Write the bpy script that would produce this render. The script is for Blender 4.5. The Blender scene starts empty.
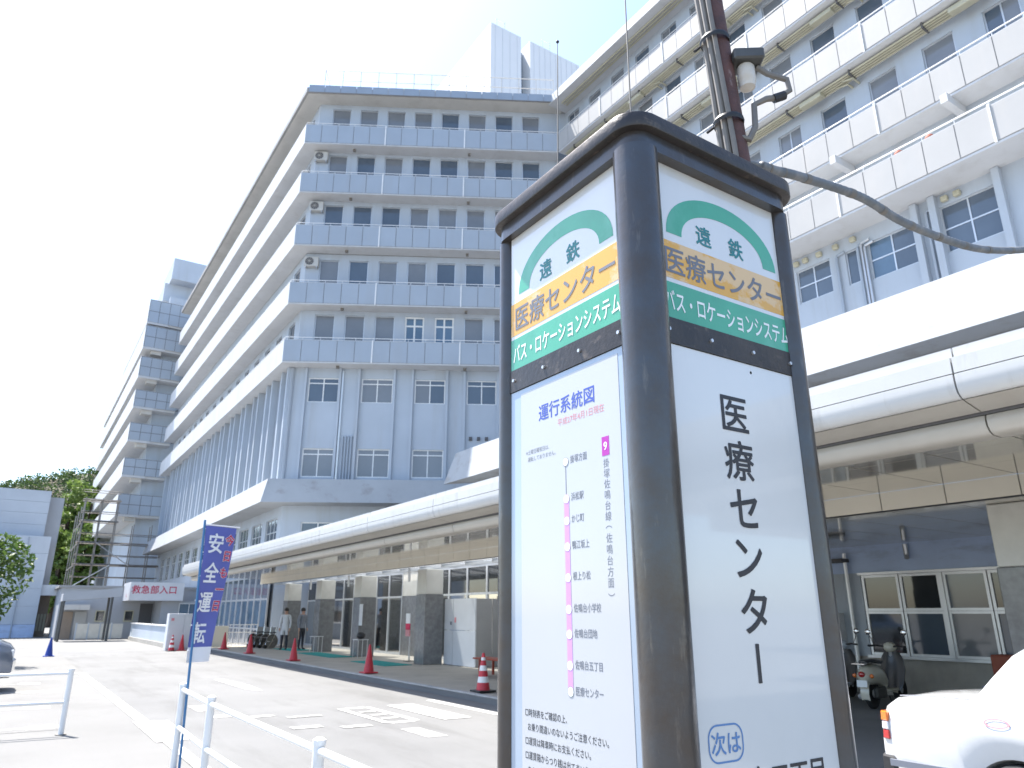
import bpy, bmesh, math, random
from mathutils import Vector, Matrix
R = math.radians
random.seed(7)
SC = bpy.context.scene
COL = SC.collection

# ------------------------------------------------------------------ camera, sky, sun, exposure
# world frame: +Y runs along the kerb away from the camera, +X towards the buildings
F_PX, PITCH, YAW, CAM_Z = 722.0, math.atan(230 / 722.0), R(33.5), 1.6
cam_d = bpy.data.cameras.new('camera')
cam = bpy.data.objects.new('camera', cam_d); COL.objects.link(cam)
cam.location = (0, 0, CAM_Z)
cam.rotation_euler = (math.pi / 2 + PITCH, 0, -YAW)
cam_d.sensor_width = 36.0; cam_d.lens = F_PX / 1024 * 36.0
cam_d.clip_start = 0.05; cam_d.clip_end = 4000
cam_d.dof.use_dof = True; cam_d.dof.focus_distance = 2.0; cam_d.dof.aperture_fstop = 9.0
SC.camera = cam

SUN_EL, SUN_AZ = R(63.5), R(69)            # azimuth measured from -X towards +Y
sdir = Vector((-math.cos(SUN_AZ) * math.cos(SUN_EL), math.sin(SUN_AZ) * math.cos(SUN_EL), math.sin(SUN_EL)))
W = bpy.data.worlds.new('World'); SC.world = W; W.use_nodes = True
wn = W.node_tree; wn.nodes.clear()
sky = wn.nodes.new('ShaderNodeTexSky'); sky.sky_type = 'NISHITA'; sky.sun_disc = False
sky.sun_elevation = SUN_EL; sky.sun_rotation = math.atan2(sdir.x, sdir.y)
sky.air_density = 1.0; sky.dust_density = 1.3; sky.ozone_density = 2.0; sky.altitude = 10
bgn = wn.nodes.new('ShaderNodeBackground'); bgn.inputs[1].default_value = 0.15
won = wn.nodes.new('ShaderNodeOutputWorld')
wn.links.new(sky.outputs[0], bgn.inputs[0]); wn.links.new(bgn.outputs[0], won.inputs[0])
sun_d = bpy.data.lights.new('sun', 'SUN'); sun_d.energy = 5.0; sun_d.angle = R(0.53); sun_d.color = (1.0, 0.955, 0.89)
sun = bpy.data.objects.new('sun', sun_d); COL.objects.link(sun)
sun.rotation_euler = sdir.to_track_quat('Z', 'Y').to_euler(); sun.location = (-20, 10, 60)
SC.view_settings.view_transform = 'Standard'; SC.view_settings.look = 'None'
SC.view_settings.exposure = 1.42; SC.view_settings.gamma = 1.0

# ------------------------------------------------------------------ materials
M = {}
def mat(name, col, rough=0.6, metal=0.0, var=0.0, scale=2.0, bump=0.0, bscale=40.0, coat=0.0, spec=0.5,
        stain=None, stain_amt=0.0, stain_scale=(1, 1, 1), stain_lo=0.5, stain_hi=0.75, col2=None, emit=None):
    m = bpy.data.materials.new(name); m.use_nodes = True; nt = m.node_tree
    b = nt.nodes['Principled BSDF']
    b.inputs['Roughness'].default_value = rough; b.inputs['Metallic'].default_value = metal
    b.inputs['Coat Weight'].default_value = coat; b.inputs['Coat Roughness'].default_value = 0.04
    b.inputs['Specular IOR Level'].default_value = spec
    c = (*col, 1)
    b.inputs['Base Color'].default_value = c
    geo = nt.nodes.new('ShaderNodeNewGeometry')
    out = None
    def noise(sc, vec=None, detail=5.0, rgh=0.6):
        n = nt.nodes.new('ShaderNodeTexNoise'); n.inputs['Scale'].default_value = sc
        n.inputs['Detail'].default_value = detail; n.inputs['Roughness'].default_value = rgh
        nt.links.new(vec or geo.outputs['Position'], n.inputs['Vector']); return n.outputs['Fac']
    def ramp(src, a, bb):
        r = nt.nodes.new('ShaderNodeMapRange'); r.inputs[1].default_value = a; r.inputs[2].default_value = bb
        nt.links.new(src, r.inputs[0]); return r.outputs[0]
    def mix(fac, a, bcol):
        x = nt.nodes.new('ShaderNodeMix'); x.data_type = 'RGBA'
        nt.links.new(fac, x.inputs[0])
        if isinstance(a, tuple): x.inputs[6].default_value = a
        else: nt.links.new(a, x.inputs[6])
        if isinstance(bcol, tuple): x.inputs[7].default_value = bcol
        else: nt.links.new(bcol, x.inputs[7])
        return x.outputs[2]
    if var > 0:
        d = (*(col2 if col2 else tuple(v * (1 - var) for v in col)), 1)
        out = mix(ramp(noise(scale), 0.32, 0.68), c, d)
    if stain:
        mp = nt.nodes.new('ShaderNodeMapping'); mp.inputs['Scale'].default_value = stain_scale
        nt.links.new(geo.outputs['Position'], mp.inputs['Vector'])
        f = ramp(noise(1.0, mp.outputs[0], 7.0, 0.65), stain_lo, stain_hi)
        mu = nt.nodes.new('ShaderNodeMath'); mu.operation = 'MULTIPLY'; mu.inputs[1].default_value = stain_amt
        nt.links.new(f, mu.inputs[0])
        out = mix(mu.outputs[0], out if out else c, (*stain, 1))
    if out: nt.links.new(out, b.inputs['Base Color'])
    if bump > 0:
        bp = nt.nodes.new('ShaderNodeBump'); bp.inputs['Strength'].default_value = bump; bp.inputs['Distance'].default_value = 0.02
        nt.links.new(noise(bscale), bp.inputs['Height']); nt.links.new(bp.outputs[0], b.inputs['Normal'])
    if emit:
        b.inputs['Emission Color'].default_value = (*emit[0], 1); b.inputs['Emission Strength'].default_value = emit[1]
    M[name] = m; return m

mat('facade', (0.44, 0.49, 0.55), 0.75, var=0.10, scale=0.35, stain=(0.30, 0.29, 0.27), stain_amt=0.35, stain_scale=(1.3, 1.3, 0.10), bump=0.15)
mat('facade_warm', (0.56, 0.545, 0.51), 0.8, var=0.12, scale=0.5, stain=(0.28, 0.26, 0.22), stain_amt=0.35, stain_scale=(0.8, 0.8, 0.4))
mat('balcony', (0.56, 0.57, 0.58), 0.65, var=0.08, scale=0.5, stain=(0.36, 0.35, 0.33), stain_amt=0.35, stain_scale=(1.6, 1.6, 0.2))
mat('panel_grey', (0.35, 0.40, 0.46), 0.5, var=0.10, scale=0.45, stain=(0.33, 0.34, 0.35), stain_amt=0.3, stain_scale=(1.5, 1.5, 0.25))  # white front balcony panels' bluish shade put into the colour; pipes share it
mat('panel_white', (0.385, 0.38, 0.37), 0.6, var=0.07, scale=0.6, stain=(0.45, 0.42, 0.38), stain_amt=0.35, stain_scale=(1.2, 1.2, 0.25))
mat('eave_blue', (0.28, 0.33, 0.40), 0.5, var=0.10, scale=0.8)
mat('ledge', (0.37, 0.39, 0.41), 0.8, var=0.10, scale=0.8, stain=(0.25, 0.245, 0.235), stain_amt=0.6, stain_scale=(1.1, 1.1, 1.6), stain_lo=0.55, stain_hi=0.68)
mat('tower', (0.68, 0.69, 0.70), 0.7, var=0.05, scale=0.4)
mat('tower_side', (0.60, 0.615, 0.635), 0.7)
mat('far_wall', (0.50, 0.54, 0.59), 0.75, var=0.1, scale=0.5, stain=(0.36, 0.38, 0.42), stain_amt=0.3, stain_scale=(1.3, 1.3, 0.15))
mat('recess', (0.10, 0.10, 0.105), 0.8)
mat('joint', (0.20, 0.205, 0.21), 0.8)
mat('roof_grey', (0.33, 0.33, 0.33), 0.9, var=0.2, scale=0.6)
mat('aluminium', (0.62, 0.63, 0.64), 0.35, 0.6, var=0.08, scale=3)
mat('white_metal', (0.76, 0.76, 0.75), 0.35, 0.0, var=0.06, scale=4, stain=(0.34, 0.26, 0.20), stain_amt=0.35, stain_scale=(14, 14, 5), stain_lo=0.62, stain_hi=0.72)
mat('glass_blue', (0.095, 0.125, 0.165), 0.06, 0.0, var=0.25, scale=0.5, spec=0.8)
mat('glass_blind', (0.20, 0.215, 0.235), 0.10, 0.0, var=0.2, scale=0.5, spec=0.7)
mat('glass_dark', (0.035, 0.04, 0.045), 0.04, 0.0, var=0.3, scale=0.7, spec=0.9)
mat('glass_sky', (0.10, 0.17, 0.25), 0.05, 0.0, var=0.3, scale=0.7, spec=0.9)
mat('canopy_white', (0.52, 0.52, 0.51), 0.4, var=0.06, scale=1.5, stain=(0.33, 0.31, 0.28), stain_amt=0.5, stain_scale=(2, 5, 0.9), stain_lo=0.54, stain_hi=0.72)
mat('canopy_tan', (0.44, 0.415, 0.37), 0.35, var=0.08, scale=1.5, stain=(0.35, 0.31, 0.26), stain_amt=0.4, stain_scale=(1, 2, 1))
mat('ceiling_metal', (0.82, 0.78, 0.69), 0.07, 0.6, var=0.10, scale=0.7)
mat('beam_panel', (0.74, 0.69, 0.58), 0.35, 0.0, var=0.08, scale=0.9)
mat('stone_light', (0.62, 0.60, 0.54), 0.35, var=0.12, scale=3, bump=0.05)
mat('stone_dark', (0.21, 0.212, 0.212), 0.18, var=0.35, scale=7, spec=0.6)
mat('wall_blue', (0.46, 0.57, 0.78), 0.6, var=0.12, scale=1.5, stain=(0.16, 0.17, 0.2), stain_amt=0.5, stain_scale=(1, 1, 4))
mat('wall_concrete', (0.42, 0.395, 0.35), 0.85, var=0.22, scale=2.2, bump=0.2, stain=(0.16, 0.15, 0.13), stain_amt=0.4, stain_scale=(2, 2, 0.6))
mat('asphalt', (0.205, 0.203, 0.196), 0.92, var=0.16, scale=0.22, bump=0.5, bscale=160, stain=(0.13, 0.128, 0.123), stain_amt=0.5, stain_scale=(0.5, 0.35, 1), stain_lo=0.52, stain_hi=0.7)
mat('road', (0.188, 0.188, 0.185), 0.9, var=0.18, scale=0.35, bump=0.5, bscale=170, stain=(0.11, 0.109, 0.105), stain_amt=0.55, stain_scale=(1.3, 0.22, 1), stain_lo=0.5, stain_hi=0.68)
mat('road_paint', (0.70, 0.69, 0.66), 0.7, var=0.12, scale=2, stain=(0.24, 0.235, 0.225), stain_amt=0.75, stain_scale=(5, 5, 5), stain_lo=0.52, stain_hi=0.66, bump=0.2, bscale=120)
mat('road_paint_worn', (0.48, 0.47, 0.45), 0.75, var=0.15, scale=2, stain=(0.19, 0.187, 0.18), stain_amt=0.9, stain_scale=(7, 7, 7), stain_lo=0.46, stain_hi=0.6)
mat('paving', (0.42, 0.38, 0.315), 0.75, var=0.16, scale=1.4, stain=(0.22, 0.195, 0.165), stain_amt=0.5, stain_scale=(1, 1, 1), bump=0.1)
mat('kerb', (0.42, 0.41, 0.39), 0.85, var=0.2, scale=3, bump=0.2)
mat('mat_teal', (0.02, 0.30, 0.27), 0.95, var=0.2, scale=8, bump=0.5, bscale=220)
mat('frame_dark', (0.062, 0.052, 0.046), 0.36, 0.35, var=0.35, scale=9, col2=(0.036, 0.033, 0.033), stain=(0.20, 0.155, 0.12), stain_amt=0.55, stain_scale=(24, 24, 30), stain_lo=0.58, stain_hi=0.72, bump=0.12, bscale=70)
mat('post_dark', (0.075, 0.078, 0.084), 0.28, 0.45, var=0.3, scale=11, col2=(0.075, 0.06, 0.05), stain=(0.19, 0.165, 0.14), stain_amt=0.55, stain_scale=(34, 34, 6), stain_lo=0.60, stain_hi=0.72, coat=0.3, bump=0.06, bscale=60)  # brown second tone stands in for reflections; pale specks are wear
mat('acrylic', (0.67, 0.67, 0.655), 0.25, var=0.05, scale=2.5, coat=1.0, stain=(0.55, 0.57, 0.58), stain_amt=0.5, stain_scale=(6, 6, 2), stain_lo=0.55, stain_hi=0.8)
mat('acrylic_edge', (0.34, 0.41, 0.50), 0.25, var=0.06, scale=3, coat=1.0)
mat('paper', (0.47, 0.48, 0.495), 0.5, var=0.03, scale=3, coat=0.8)
mat('ink_green', (0.045, 0.36, 0.20), 0.35, var=0.15, scale=7, coat=0.8, stain=(0.16, 0.48, 0.34), stain_amt=0.4, stain_scale=(7, 7, 5))
mat('ink_orange', (0.72, 0.36, 0.012), 0.4, var=0.08, scale=8, coat=0.8, stain=(0.70, 0.47, 0.22), stain_amt=0.9, stain_scale=(6, 6, 9), stain_lo=0.50, stain_hi=0.56)
mat('ink_black', (0.035, 0.035, 0.042), 0.45, var=0.3, scale=20)
mat('ink_grey', (0.17, 0.18, 0.21), 0.5)
mat('ink_teal', (0.03, 0.20, 0.21), 0.45)
mat('ink_white', (0.80, 0.82, 0.80), 0.4)
mat('ink_blue', (0.06, 0.10, 0.42), 0.45)
mat('ink_sky', (0.10, 0.22, 0.46), 0.45)
mat('ink_red', (0.62, 0.24, 0.26), 0.5)
mat('ink_magenta', (0.42, 0.03, 0.36), 0.45)
mat('ink_mauve', (0.56, 0.30, 0.60), 0.45)
mat('rust', (0.075, 0.04, 0.036), 0.6, 0.2, var=0.5, scale=18, col2=(0.12, 0.055, 0.045), stain=(0.32, 0.24, 0.22), stain_amt=0.6, stain_scale=(20, 20, 9), stain_lo=0.6, stain_hi=0.68, bump=0.3, bscale=80)
mat('cable', (0.20, 0.185, 0.165), 0.6, var=0.25, scale=15)
mat('cable_blue', (0.17, 0.185, 0.20), 0.55, var=0.3, scale=20, stain=(0.36, 0.34, 0.31), stain_amt=0.6, stain_scale=(12, 12, 12))
mat('black', (0.02, 0.02, 0.022), 0.5, var=0.3, scale=10)
mat('lamp_body', (0.10, 0.10, 0.095), 0.5, 0.3, var=0.3, scale=12)
mat('lamp_glass', (0.62, 0.60, 0.56), 0.3, var=0.15, scale=14, col2=(0.55, 0.47, 0.36))
mat('cone_red', (0.52, 0.03, 0.045), 0.45, var=0.15, scale=9)
mat('cone_white', (0.75, 0.74, 0.72), 0.4, var=0.1, scale=9)
mat('cone_blue', (0.02, 0.06, 0.34), 0.5, var=0.15, scale=9)
mat('banner_blue', (0.12, 0.14, 0.42), 0.75, var=0.12, scale=3)
mat('banner_red', (0.50, 0.015, 0.07), 0.7)
mat('banner_white', (0.76, 0.76, 0.78), 0.75)
mat('banner_pole', (0.045, 0.16, 0.33), 0.4)
mat('car_white', (0.60, 0.60, 0.595), 0.3, coat=1.0, var=0.05, scale=2, stain=(0.46, 0.45, 0.42), stain_amt=0.25, stain_scale=(3, 3, 6))
mat('car_silver', (0.20, 0.23, 0.29), 0.25, 0.6, coat=1.0)
mat('chrome', (0.65, 0.65, 0.66), 0.12, 1.0)
mat('tyre', (0.022, 0.022, 0.023), 0.85)
mat('lamp_red', (0.40, 0.012, 0.012), 0.15, coat=1.0)
mat('lamp_orange', (0.75, 0.17, 0.015), 0.15, coat=1.0)
mat('lamp_clear', (0.62, 0.64, 0.66), 0.12, coat=1.0)
mat('scooter_cream', (0.60, 0.57, 0.47), 0.3, var=0.08, scale=9, coat=0.6)
mat('scooter_dark', (0.025, 0.027, 0.03), 0.35, coat=0.4)
mat('seat_brown', (0.07, 0.03, 0.02), 0.6)
mat('pipe_cream', (0.46, 0.44, 0.33), 0.5, var=0.12, scale=2)
mat('ac_white', (0.50, 0.49, 0.46), 0.5, var=0.1, scale=4)
mat('bench_red', (0.36, 0.06, 0.03), 0.5, var=0.2, scale=6)
mat('sheet_white', (0.62, 0.63, 0.65), 0.45, var=0.08, scale=1.6)
mat('sheet_grey', (0.36, 0.36, 0.36), 0.4, 0.2, var=0.12, scale=1.6)  # annex door panel; also the painted shade of the partition's end
mat('annex', (0.40, 0.415, 0.44), 0.75, var=0.12, scale=0.7)
mat('annex_warm', (0.30, 0.24, 0.19), 0.8, var=0.2, scale=1)
mat('scaffold', (0.30, 0.28, 0.26), 0.5, 0.5, var=0.35, scale=2)
mat('plank', (0.27, 0.25, 0.22), 0.8, var=0.25, scale=2)
mat('bark', (0.085, 0.06, 0.042), 0.9, var=0.4, scale=9, bump=0.6, bscale=25)
mat('soil', (0.10, 0.09, 0.06), 0.95, var=0.3, scale=0.2)
mat('clay', (0.26, 0.07, 0.04), 0.7)

def leafmat(name, c1, c2, trans=0.35):
    m = bpy.data.materials.new(name); m.use_nodes = True; nt = m.node_tree
    b = nt.nodes['Principled BSDF']; o = nt.nodes['Material Output']
    geo = nt.nodes.new('ShaderNodeNewGeometry'); n = nt.nodes.new('ShaderNodeTexNoise'); n.inputs['Scale'].default_value = 0.9
    n.inputs['Detail'].default_value = 4
    nt.links.new(geo.outputs['Position'], n.inputs['Vector'])
    x = nt.nodes.new('ShaderNodeMix'); x.data_type = 'RGBA'; x.inputs[6].default_value = (*c1, 1); x.inputs[7].default_value = (*c2, 1)
    r = nt.nodes.new('ShaderNodeMapRange'); r.inputs[1].default_value = 0.35; r.inputs[2].default_value = 0.65
    nt.links.new(n.outputs['Fac'], r.inputs[0]); nt.links.new(r.outputs[0], x.inputs[0])
    nt.links.new(x.outputs[2], b.inputs['Base Color']); b.inputs['Roughness'].default_value = 0.5
    t = nt.nodes.new('ShaderNodeBsdfTranslucent'); nt.links.new(x.outputs[2], t.inputs[0])
    ms = nt.nodes.new('ShaderNodeMixShader'); ms.inputs[0].default_value = trans
    nt.links.new(b.outputs[0], ms.inputs[1]); nt.links.new(t.outputs[0], ms.inputs[2]); nt.links.new(ms.outputs[0], o.inputs[0])
    M[name] = m
leafmat('leaf_dark', (0.035, 0.065, 0.018), (0.065, 0.11, 0.03))
leafmat('leaf_bright', (0.11, 0.18, 0.035), (0.18, 0.25, 0.06))
leafmat('leaf_mid', (0.05, 0.10, 0.02), (0.10, 0.16, 0.035))

def clearmat(name, tint, gloss=0.12, milk=0.25):
    m = bpy.data.materials.new(name); m.use_nodes = True; nt = m.node_tree; nt.nodes.clear()
    o = nt.nodes.new('ShaderNodeOutputMaterial'); t = nt.nodes.new('ShaderNodeBsdfTransparent'); t.inputs[0].default_value = (*tint, 1)
    g = nt.nodes.new('ShaderNodeBsdfGlossy'); g.inputs['Roughness'].default_value = 0.05
    d = nt.nodes.new('ShaderNodeBsdfTranslucent'); d.inputs[0].default_value = (0.8, 0.82, 0.84, 1)
    a = nt.nodes.new('ShaderNodeMixShader'); a.inputs[0].default_value = milk
    b = nt.nodes.new('ShaderNodeMixShader'); b.inputs[0].default_value = gloss
    nt.links.new(t.outputs[0], a.inputs[1]); nt.links.new(d.outputs[0], a.inputs[2])
    nt.links.new(a.outputs[0], b.inputs[1]); nt.links.new(g.outputs[0], b.inputs[2]); nt.links.new(b.outputs[0], o.inputs[0])
    M[name] = m
clearmat('skylight_glass', (0.9, 0.93, 0.95))
clearmat('door_glass', (0.35, 0.42, 0.45), gloss=0.6, milk=0.02)

# ------------------------------------------------------------------ mesh helpers
WL = {}                                           # object name -> world location of its origin
def wl(o): return WL.get(o.name, Vector((0, 0, 0))) if o else Vector((0, 0, 0))
def link(name, me, mt, parent, world_loc, rotz=0.0):
    o = bpy.data.objects.new(name, me); COL.objects.link(o)
    if parent: o.parent = parent
    o.location = Vector(world_loc) - wl(parent); o.rotation_euler = (0, 0, rotz)
    WL[o.name] = Vector(world_loc)
    return o
def thing(name, loc, label, cat, group=None):
    o = bpy.data.objects.new(name, None); COL.objects.link(o); o.location = loc; o.empty_display_size = 0.2
    WL[o.name] = Vector(loc); tag(o, label, cat, group); return o
def tag(o, label=None, cat=None, group=None, kind=None):
    if label: o['label'] = label
    if cat: o['category'] = cat
    if group: o['group'] = group
    if kind: o['kind'] = kind
    return o

class MB:
    def __init__(s): s.v = []; s.f = []
    def add(s, vs, fs):
        k = len(s.v); s.v += [tuple(v) for v in vs]; s.f += [tuple(i + k for i in f) for f in fs]; return s
    def box(s, x0, x1, y0, y1, z0, z1):
        return s.add([(x0, y0, z0), (x1, y0, z0), (x1, y1, z0), (x0, y1, z0), (x0, y0, z1), (x1, y0, z1), (x1, y1, z1), (x0, y1, z1)],
                     [(0, 3, 2, 1), (4, 5, 6, 7), (0, 1, 5, 4), (1, 2, 6, 5), (2, 3, 7, 6), (3, 0, 4, 7)])
    def hexa(s, p):                               # eight corners, bottom ring then top ring
        return s.add(p, [(0, 3, 2, 1), (4, 5, 6, 7), (0, 1, 5, 4), (1, 2, 6, 5), (2, 3, 7, 6), (3, 0, 4, 7)])
    def loft(s, rings, closed=True, caps=True):
        k = len(s.v); n = len(rings[0])
        for r in rings: s.v += [tuple(p) for p in r]
        for i in range(len(rings) - 1):
            for j in range(n if closed else n - 1):
                a = k + i * n + j; b = k + i * n + (j + 1) % n
                s.f.append((a, b, b + n, a + n))
        if caps and closed:
            s.f.append(tuple(k + j for j in reversed(range(n)))); s.f.append(tuple(k + (len(rings) - 1) * n + j for j in range(n)))
        return s
    def tube(s, pts, r, seg=8, caps=True):
        pts = [Vector(p) for p in pts]; rings = []; prev = None
        for i, p in enumerate(pts):
            d = (pts[min(i + 1, len(pts) - 1)] - pts[max(i - 1, 0)]).normalized()
            if prev is None:
                a = Vector((0, 0, 1)) if abs(d.z) < 0.9 else Vector((1, 0, 0))
                x = d.cross(a).normalized()
            else:
                x = (prev - d * prev.dot(d)).normalized()
            prev = x; y = d.cross(x); rr = r[i] if isinstance(r, (list, tuple)) else r
            rings.append([p + (x * math.cos(2 * math.pi * j / seg) + y * math.sin(2 * math.pi * j / seg)) * rr for j in range(seg)])
        return s.loft(rings, True, caps)
    def lathe(s, prof, c=(0, 0, 0), seg=16, axis='z'):
        rings = []
        for r, z in prof:
            ring = []
            for j in range(seg):
                a = 2 * math.pi * j / seg; p = (r * math.cos(a), r * math.sin(a), z)
                if axis == 'x': p = (p[2], p[0], p[1])
                if axis == 'y': p = (p[0], p[2], p[1])
                ring.append((p[0] + c[0], p[1] + c[1], p[2] + c[2]))
            rings.append(ring)
        return s.loft(rings)
    def ball(s, c, r, seg=12, n=7, sc=(1, 1, 1)):
        rings = []
        for i in range(n + 1):
            t = math.pi * (0.02 + 0.96 * i / n)
            rings.append([(c[0] + r * sc[0] * math.sin(t) * math.cos(2 * math.pi * j / seg), c[1] + r * sc[1] * math.sin(t) * math.sin(2 * math.pi * j / seg),
                           c[2] - r * sc[2] * math.cos(t)) for j in range(seg)])
        return s.loft(rings)
    def mesh(s, name, mt, smooth=False, bevel=0.0, bseg=1, origin=None):
        me = bpy.data.meshes.new(name); o = Vector(origin) if origin else Vector((0, 0, 0))
        me.from_pydata([tuple(Vector(v) - o) for v in s.v], [], s.f); me.update()
        bm = bmesh.new(); bm.from_mesh(me); bmesh.ops.recalc_face_normals(bm, faces=bm.faces)
        if bevel > 0:
            ed = [e for e in bm.edges if len(e.link_faces) == 2 and e.calc_face_angle(0) > 0.5]
            bmesh.ops.bevel(bm, geom=ed, offset=bevel, segments=bseg, affect='EDGES', profile=0.5, clamp_overlap=True)
        if smooth:
            for f in bm.faces: f.smooth = True
            for e in bm.edges:
                if len(e.link_faces) == 2 and e.calc_face_angle(0) > 0.7: e.smooth = False
        bm.to_mesh(me); bm.free(); me.materials.append(M[mt]); return me
    def build(s, name, mt, parent=None, smooth=False, bevel=0.0, bseg=1):
        xs = [v[0] for v in s.v]; ys = [v[1] for v in s.v]; zs = [v[2] for v in s.v]
        o = ((min(xs) + max(xs)) / 2, (min(ys) + max(ys)) / 2, min(zs))
        return link(name, s.mesh(name, mt, smooth, bevel, bseg, o), mt, parent, o)
def box(name, mt, parent, x0, x1, y0, y1, z0, z1, bevel=0.0):
    return MB().box(x0, x1, y0, y1, z0, z1).build(name, mt, parent, bevel=bevel)
CACHE = {}
def piece(name, mt, parent, loc, size, rotz=0.0, bevel=0.0):   # shared-mesh box: loc is the centre of its base
    k = (name, mt, tuple(round(v, 4) for v in size), bevel)
    if k not in CACHE:
        sx, sy, sz = size
        CACHE[k] = MB().box(-sx / 2, sx / 2, -sy / 2, sy / 2, 0, sz).mesh(name, mt, bevel=bevel)
    return link(name, CACHE[k], mt, parent, loc, rotz)
def copy_tree(o, parent, dloc, rotz=None):
    c = o.copy(); COL.objects.link(c); c.parent = parent
    if parent is None: c.location = dloc
    if rotz is not None: c.rotation_euler = (0, 0, rotz)
    for ch in o.children: copy_tree(ch, c, None)
    return c

class Fr:                                          # wall frame: t along the wall, d inwards, z up
    def __init__(s, x, y, deg): s.o = Vector((x, y, 0)); s.a = R(deg); s.u = Vector((math.cos(s.a), math.sin(s.a), 0)); s.n = Vector((-math.sin(s.a), math.cos(s.a), 0))
    def P(s, t, d, z): return s.o + s.u * t + s.n * d + Vector((0, 0, z))
def obox(mb, fr, t0, t1, d0, d1, z0, z1):
    return mb.hexa([fr.P(t0, d0, z0), fr.P(t1, d0, z0), fr.P(t1, d1, z0), fr.P(t0, d1, z0), fr.P(t0, d0, z1), fr.P(t1, d0, z1), fr.P(t1, d1, z1), fr.P(t0, d1, z1)])
def wall_open(mb, fr, t0, t1, d, z0, z1, ops, reveal=0.16):
    ts = sorted({t0, t1, *[o[0] for o in ops], *[o[1] for o in ops]}); zs = sorted({z0, z1, *[o[2] for o in ops], *[o[3] for o in ops]})
    for i in range(len(ts) - 1):
        for j in range(len(zs) - 1):
            tm = (ts[i] + ts[i + 1]) / 2; zm = (zs[j] + zs[j + 1]) / 2
            if any(o[0] < tm < o[1] and o[2] < zm < o[3] for o in ops): continue
            mb.add([fr.P(ts[i], d, zs[j]), fr.P(ts[i + 1], d, zs[j]), fr.P(ts[i + 1], d, zs[j + 1]), fr.P(ts[i], d, zs[j + 1])], [(0, 1, 2, 3)])
    for a, b, c, e in ops:
        q = [fr.P(a, d, c), fr.P(b, d, c), fr.P(b, d, e), fr.P(a, d, e)]; w = [p + fr.n * reveal for p in q]
        mb.add(q + w, [(0, 4, 5, 1), (1, 5, 6, 2), (2, 6, 7, 3), (3, 7, 4, 0)])
    return mb
WC = {}
def window(parent, fr, t0, t1, d, z0, z1, panes=2, glass='glass_blue', transom=0.0, fmat='aluminium', fw=0.05):
    """window frame as a part, its panes as sub-parts"""
    w, h = t1 - t0, z1 - z0
    k = (round(w, 3), round(h, 3), panes, transom, fmat, fw)
    if k not in WC:
        mb = MB(); mb.box(-w / 2, -w / 2 + fw, 0, .07, 0, h).box(w / 2 - fw, w / 2, 0, .07, 0, h)
        mb.box(-w / 2 + fw, w / 2 - fw, 0.002, .068, 0, fw).box(-w / 2 + fw, w / 2 - fw, 0.002, .068, h - fw, h)
        for i in range(1, panes):
            x = -w / 2 + w * i / panes; mb.box(x - fw / 2, x + fw / 2, 0.004, .066, fw, h - fw)
        if transom: mb.box(-w / 2 + fw, w / 2 - fw, 0.006, .064, h * transom - fw / 2, h * transom + fw / 2)
        pw = w / panes - 0.01; pm = {}
        WC[k] = (mb.mesh('window', fmat), pw)
    me, pw = WC[k]; c = fr.P((t0 + t1) / 2, d, z0)
    o = link('window', me, fmat, parent, c, fr.a)
    for i in range(panes):
        tx = -w / 2 + w * (i + .5) / panes
        g = glass if isinstance(glass, str) else random.choice(glass)
        kk = ('pane', g, round(pw, 3), round(h, 3))
        if kk not in CACHE: CACHE[kk] = MB().box(-pw / 2, pw / 2, 0, .012, .01, h - .01).mesh('pane', g)
        p = bpy.data.objects.new('pane', CACHE[kk]); COL.objects.link(p); p.parent = o; p.location = (tx, .03, 0)
    return o

FONT_CACHE = {}
def glyphs(s, bold):
    k = (s, bold)
    if k not in FONT_CACHE:
        cu = bpy.data.curves.new('lettering', 'FONT'); cu.body = s; cu.size = 1.0; cu.resolution_u = 3
        ob = bpy.data.objects.new('lettering', cu); COL.objects.link(ob)
        dg = bpy.context.evaluated_depsgraph_get(); me = bpy.data.meshes.new_from_object(ob.evaluated_get(dg))
        v0 = [tuple(v.co) for v in me.vertices]; f0 = [tuple(p.vertices) for p in me.polygons]; vs_, fs_ = list(v0), list(f0)
        if bold > 0:                                  # heavier strokes: shifted copies of the outline, each a hair above the last
            for q in range(8):
                a = 2 * math.pi * q / 8; n0 = len(vs_)
                vs_ += [(v[0] + bold * math.cos(a), v[1] + bold * math.sin(a), v[2] + .0004 * (q + 1)) for v in v0]; fs_ += [tuple(i + n0 for i in f) for f in f0]
        FONT_CACHE[k] = (vs_, fs_)
        bpy.data.objects.remove(ob); bpy.data.meshes.remove(me); bpy.data.curves.remove(cu)
    return FONT_CACHE[k]
def text(s, size, mt, parent, org, xd, up=(0, 0, 1), bold=0.0, sx=1.0, center=True, name='lettering', lift=0.002, thick=0.001):
    """flat lettering as a mesh lying on a surface; org is the middle (or left) of the baseline box"""
    vs, fs = glyphs(s, bold)
    if not vs: return None
    xd = Vector(xd).normalized(); up = Vector(up).normalized(); nn = xd.cross(up)
    x0 = min(v[0] for v in vs); x1 = max(v[0] for v in vs); y0 = min(v[1] for v in vs); y1 = max(v[1] for v in vs)
    ox = (x0 + x1) / 2 if center else x0; oy = (y0 + y1) / 2
    mb = MB(); o = Vector(org) + nn * (lift * .3 if lift < .006 else lift)
    mb.add([o + xd * ((v[0] - ox) * size * sx) + up * ((v[1] - oy) * size) + nn * (v[2] * size) for v in vs], fs)
    me = bpy.data.meshes.new(name); c = Vector(org)
    me.from_pydata([tuple(Vector(v) - c) for v in mb.v], [], mb.f); me.update(); me.materials.append(M[mt])
    return link(name, me, mt, parent, c)
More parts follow.
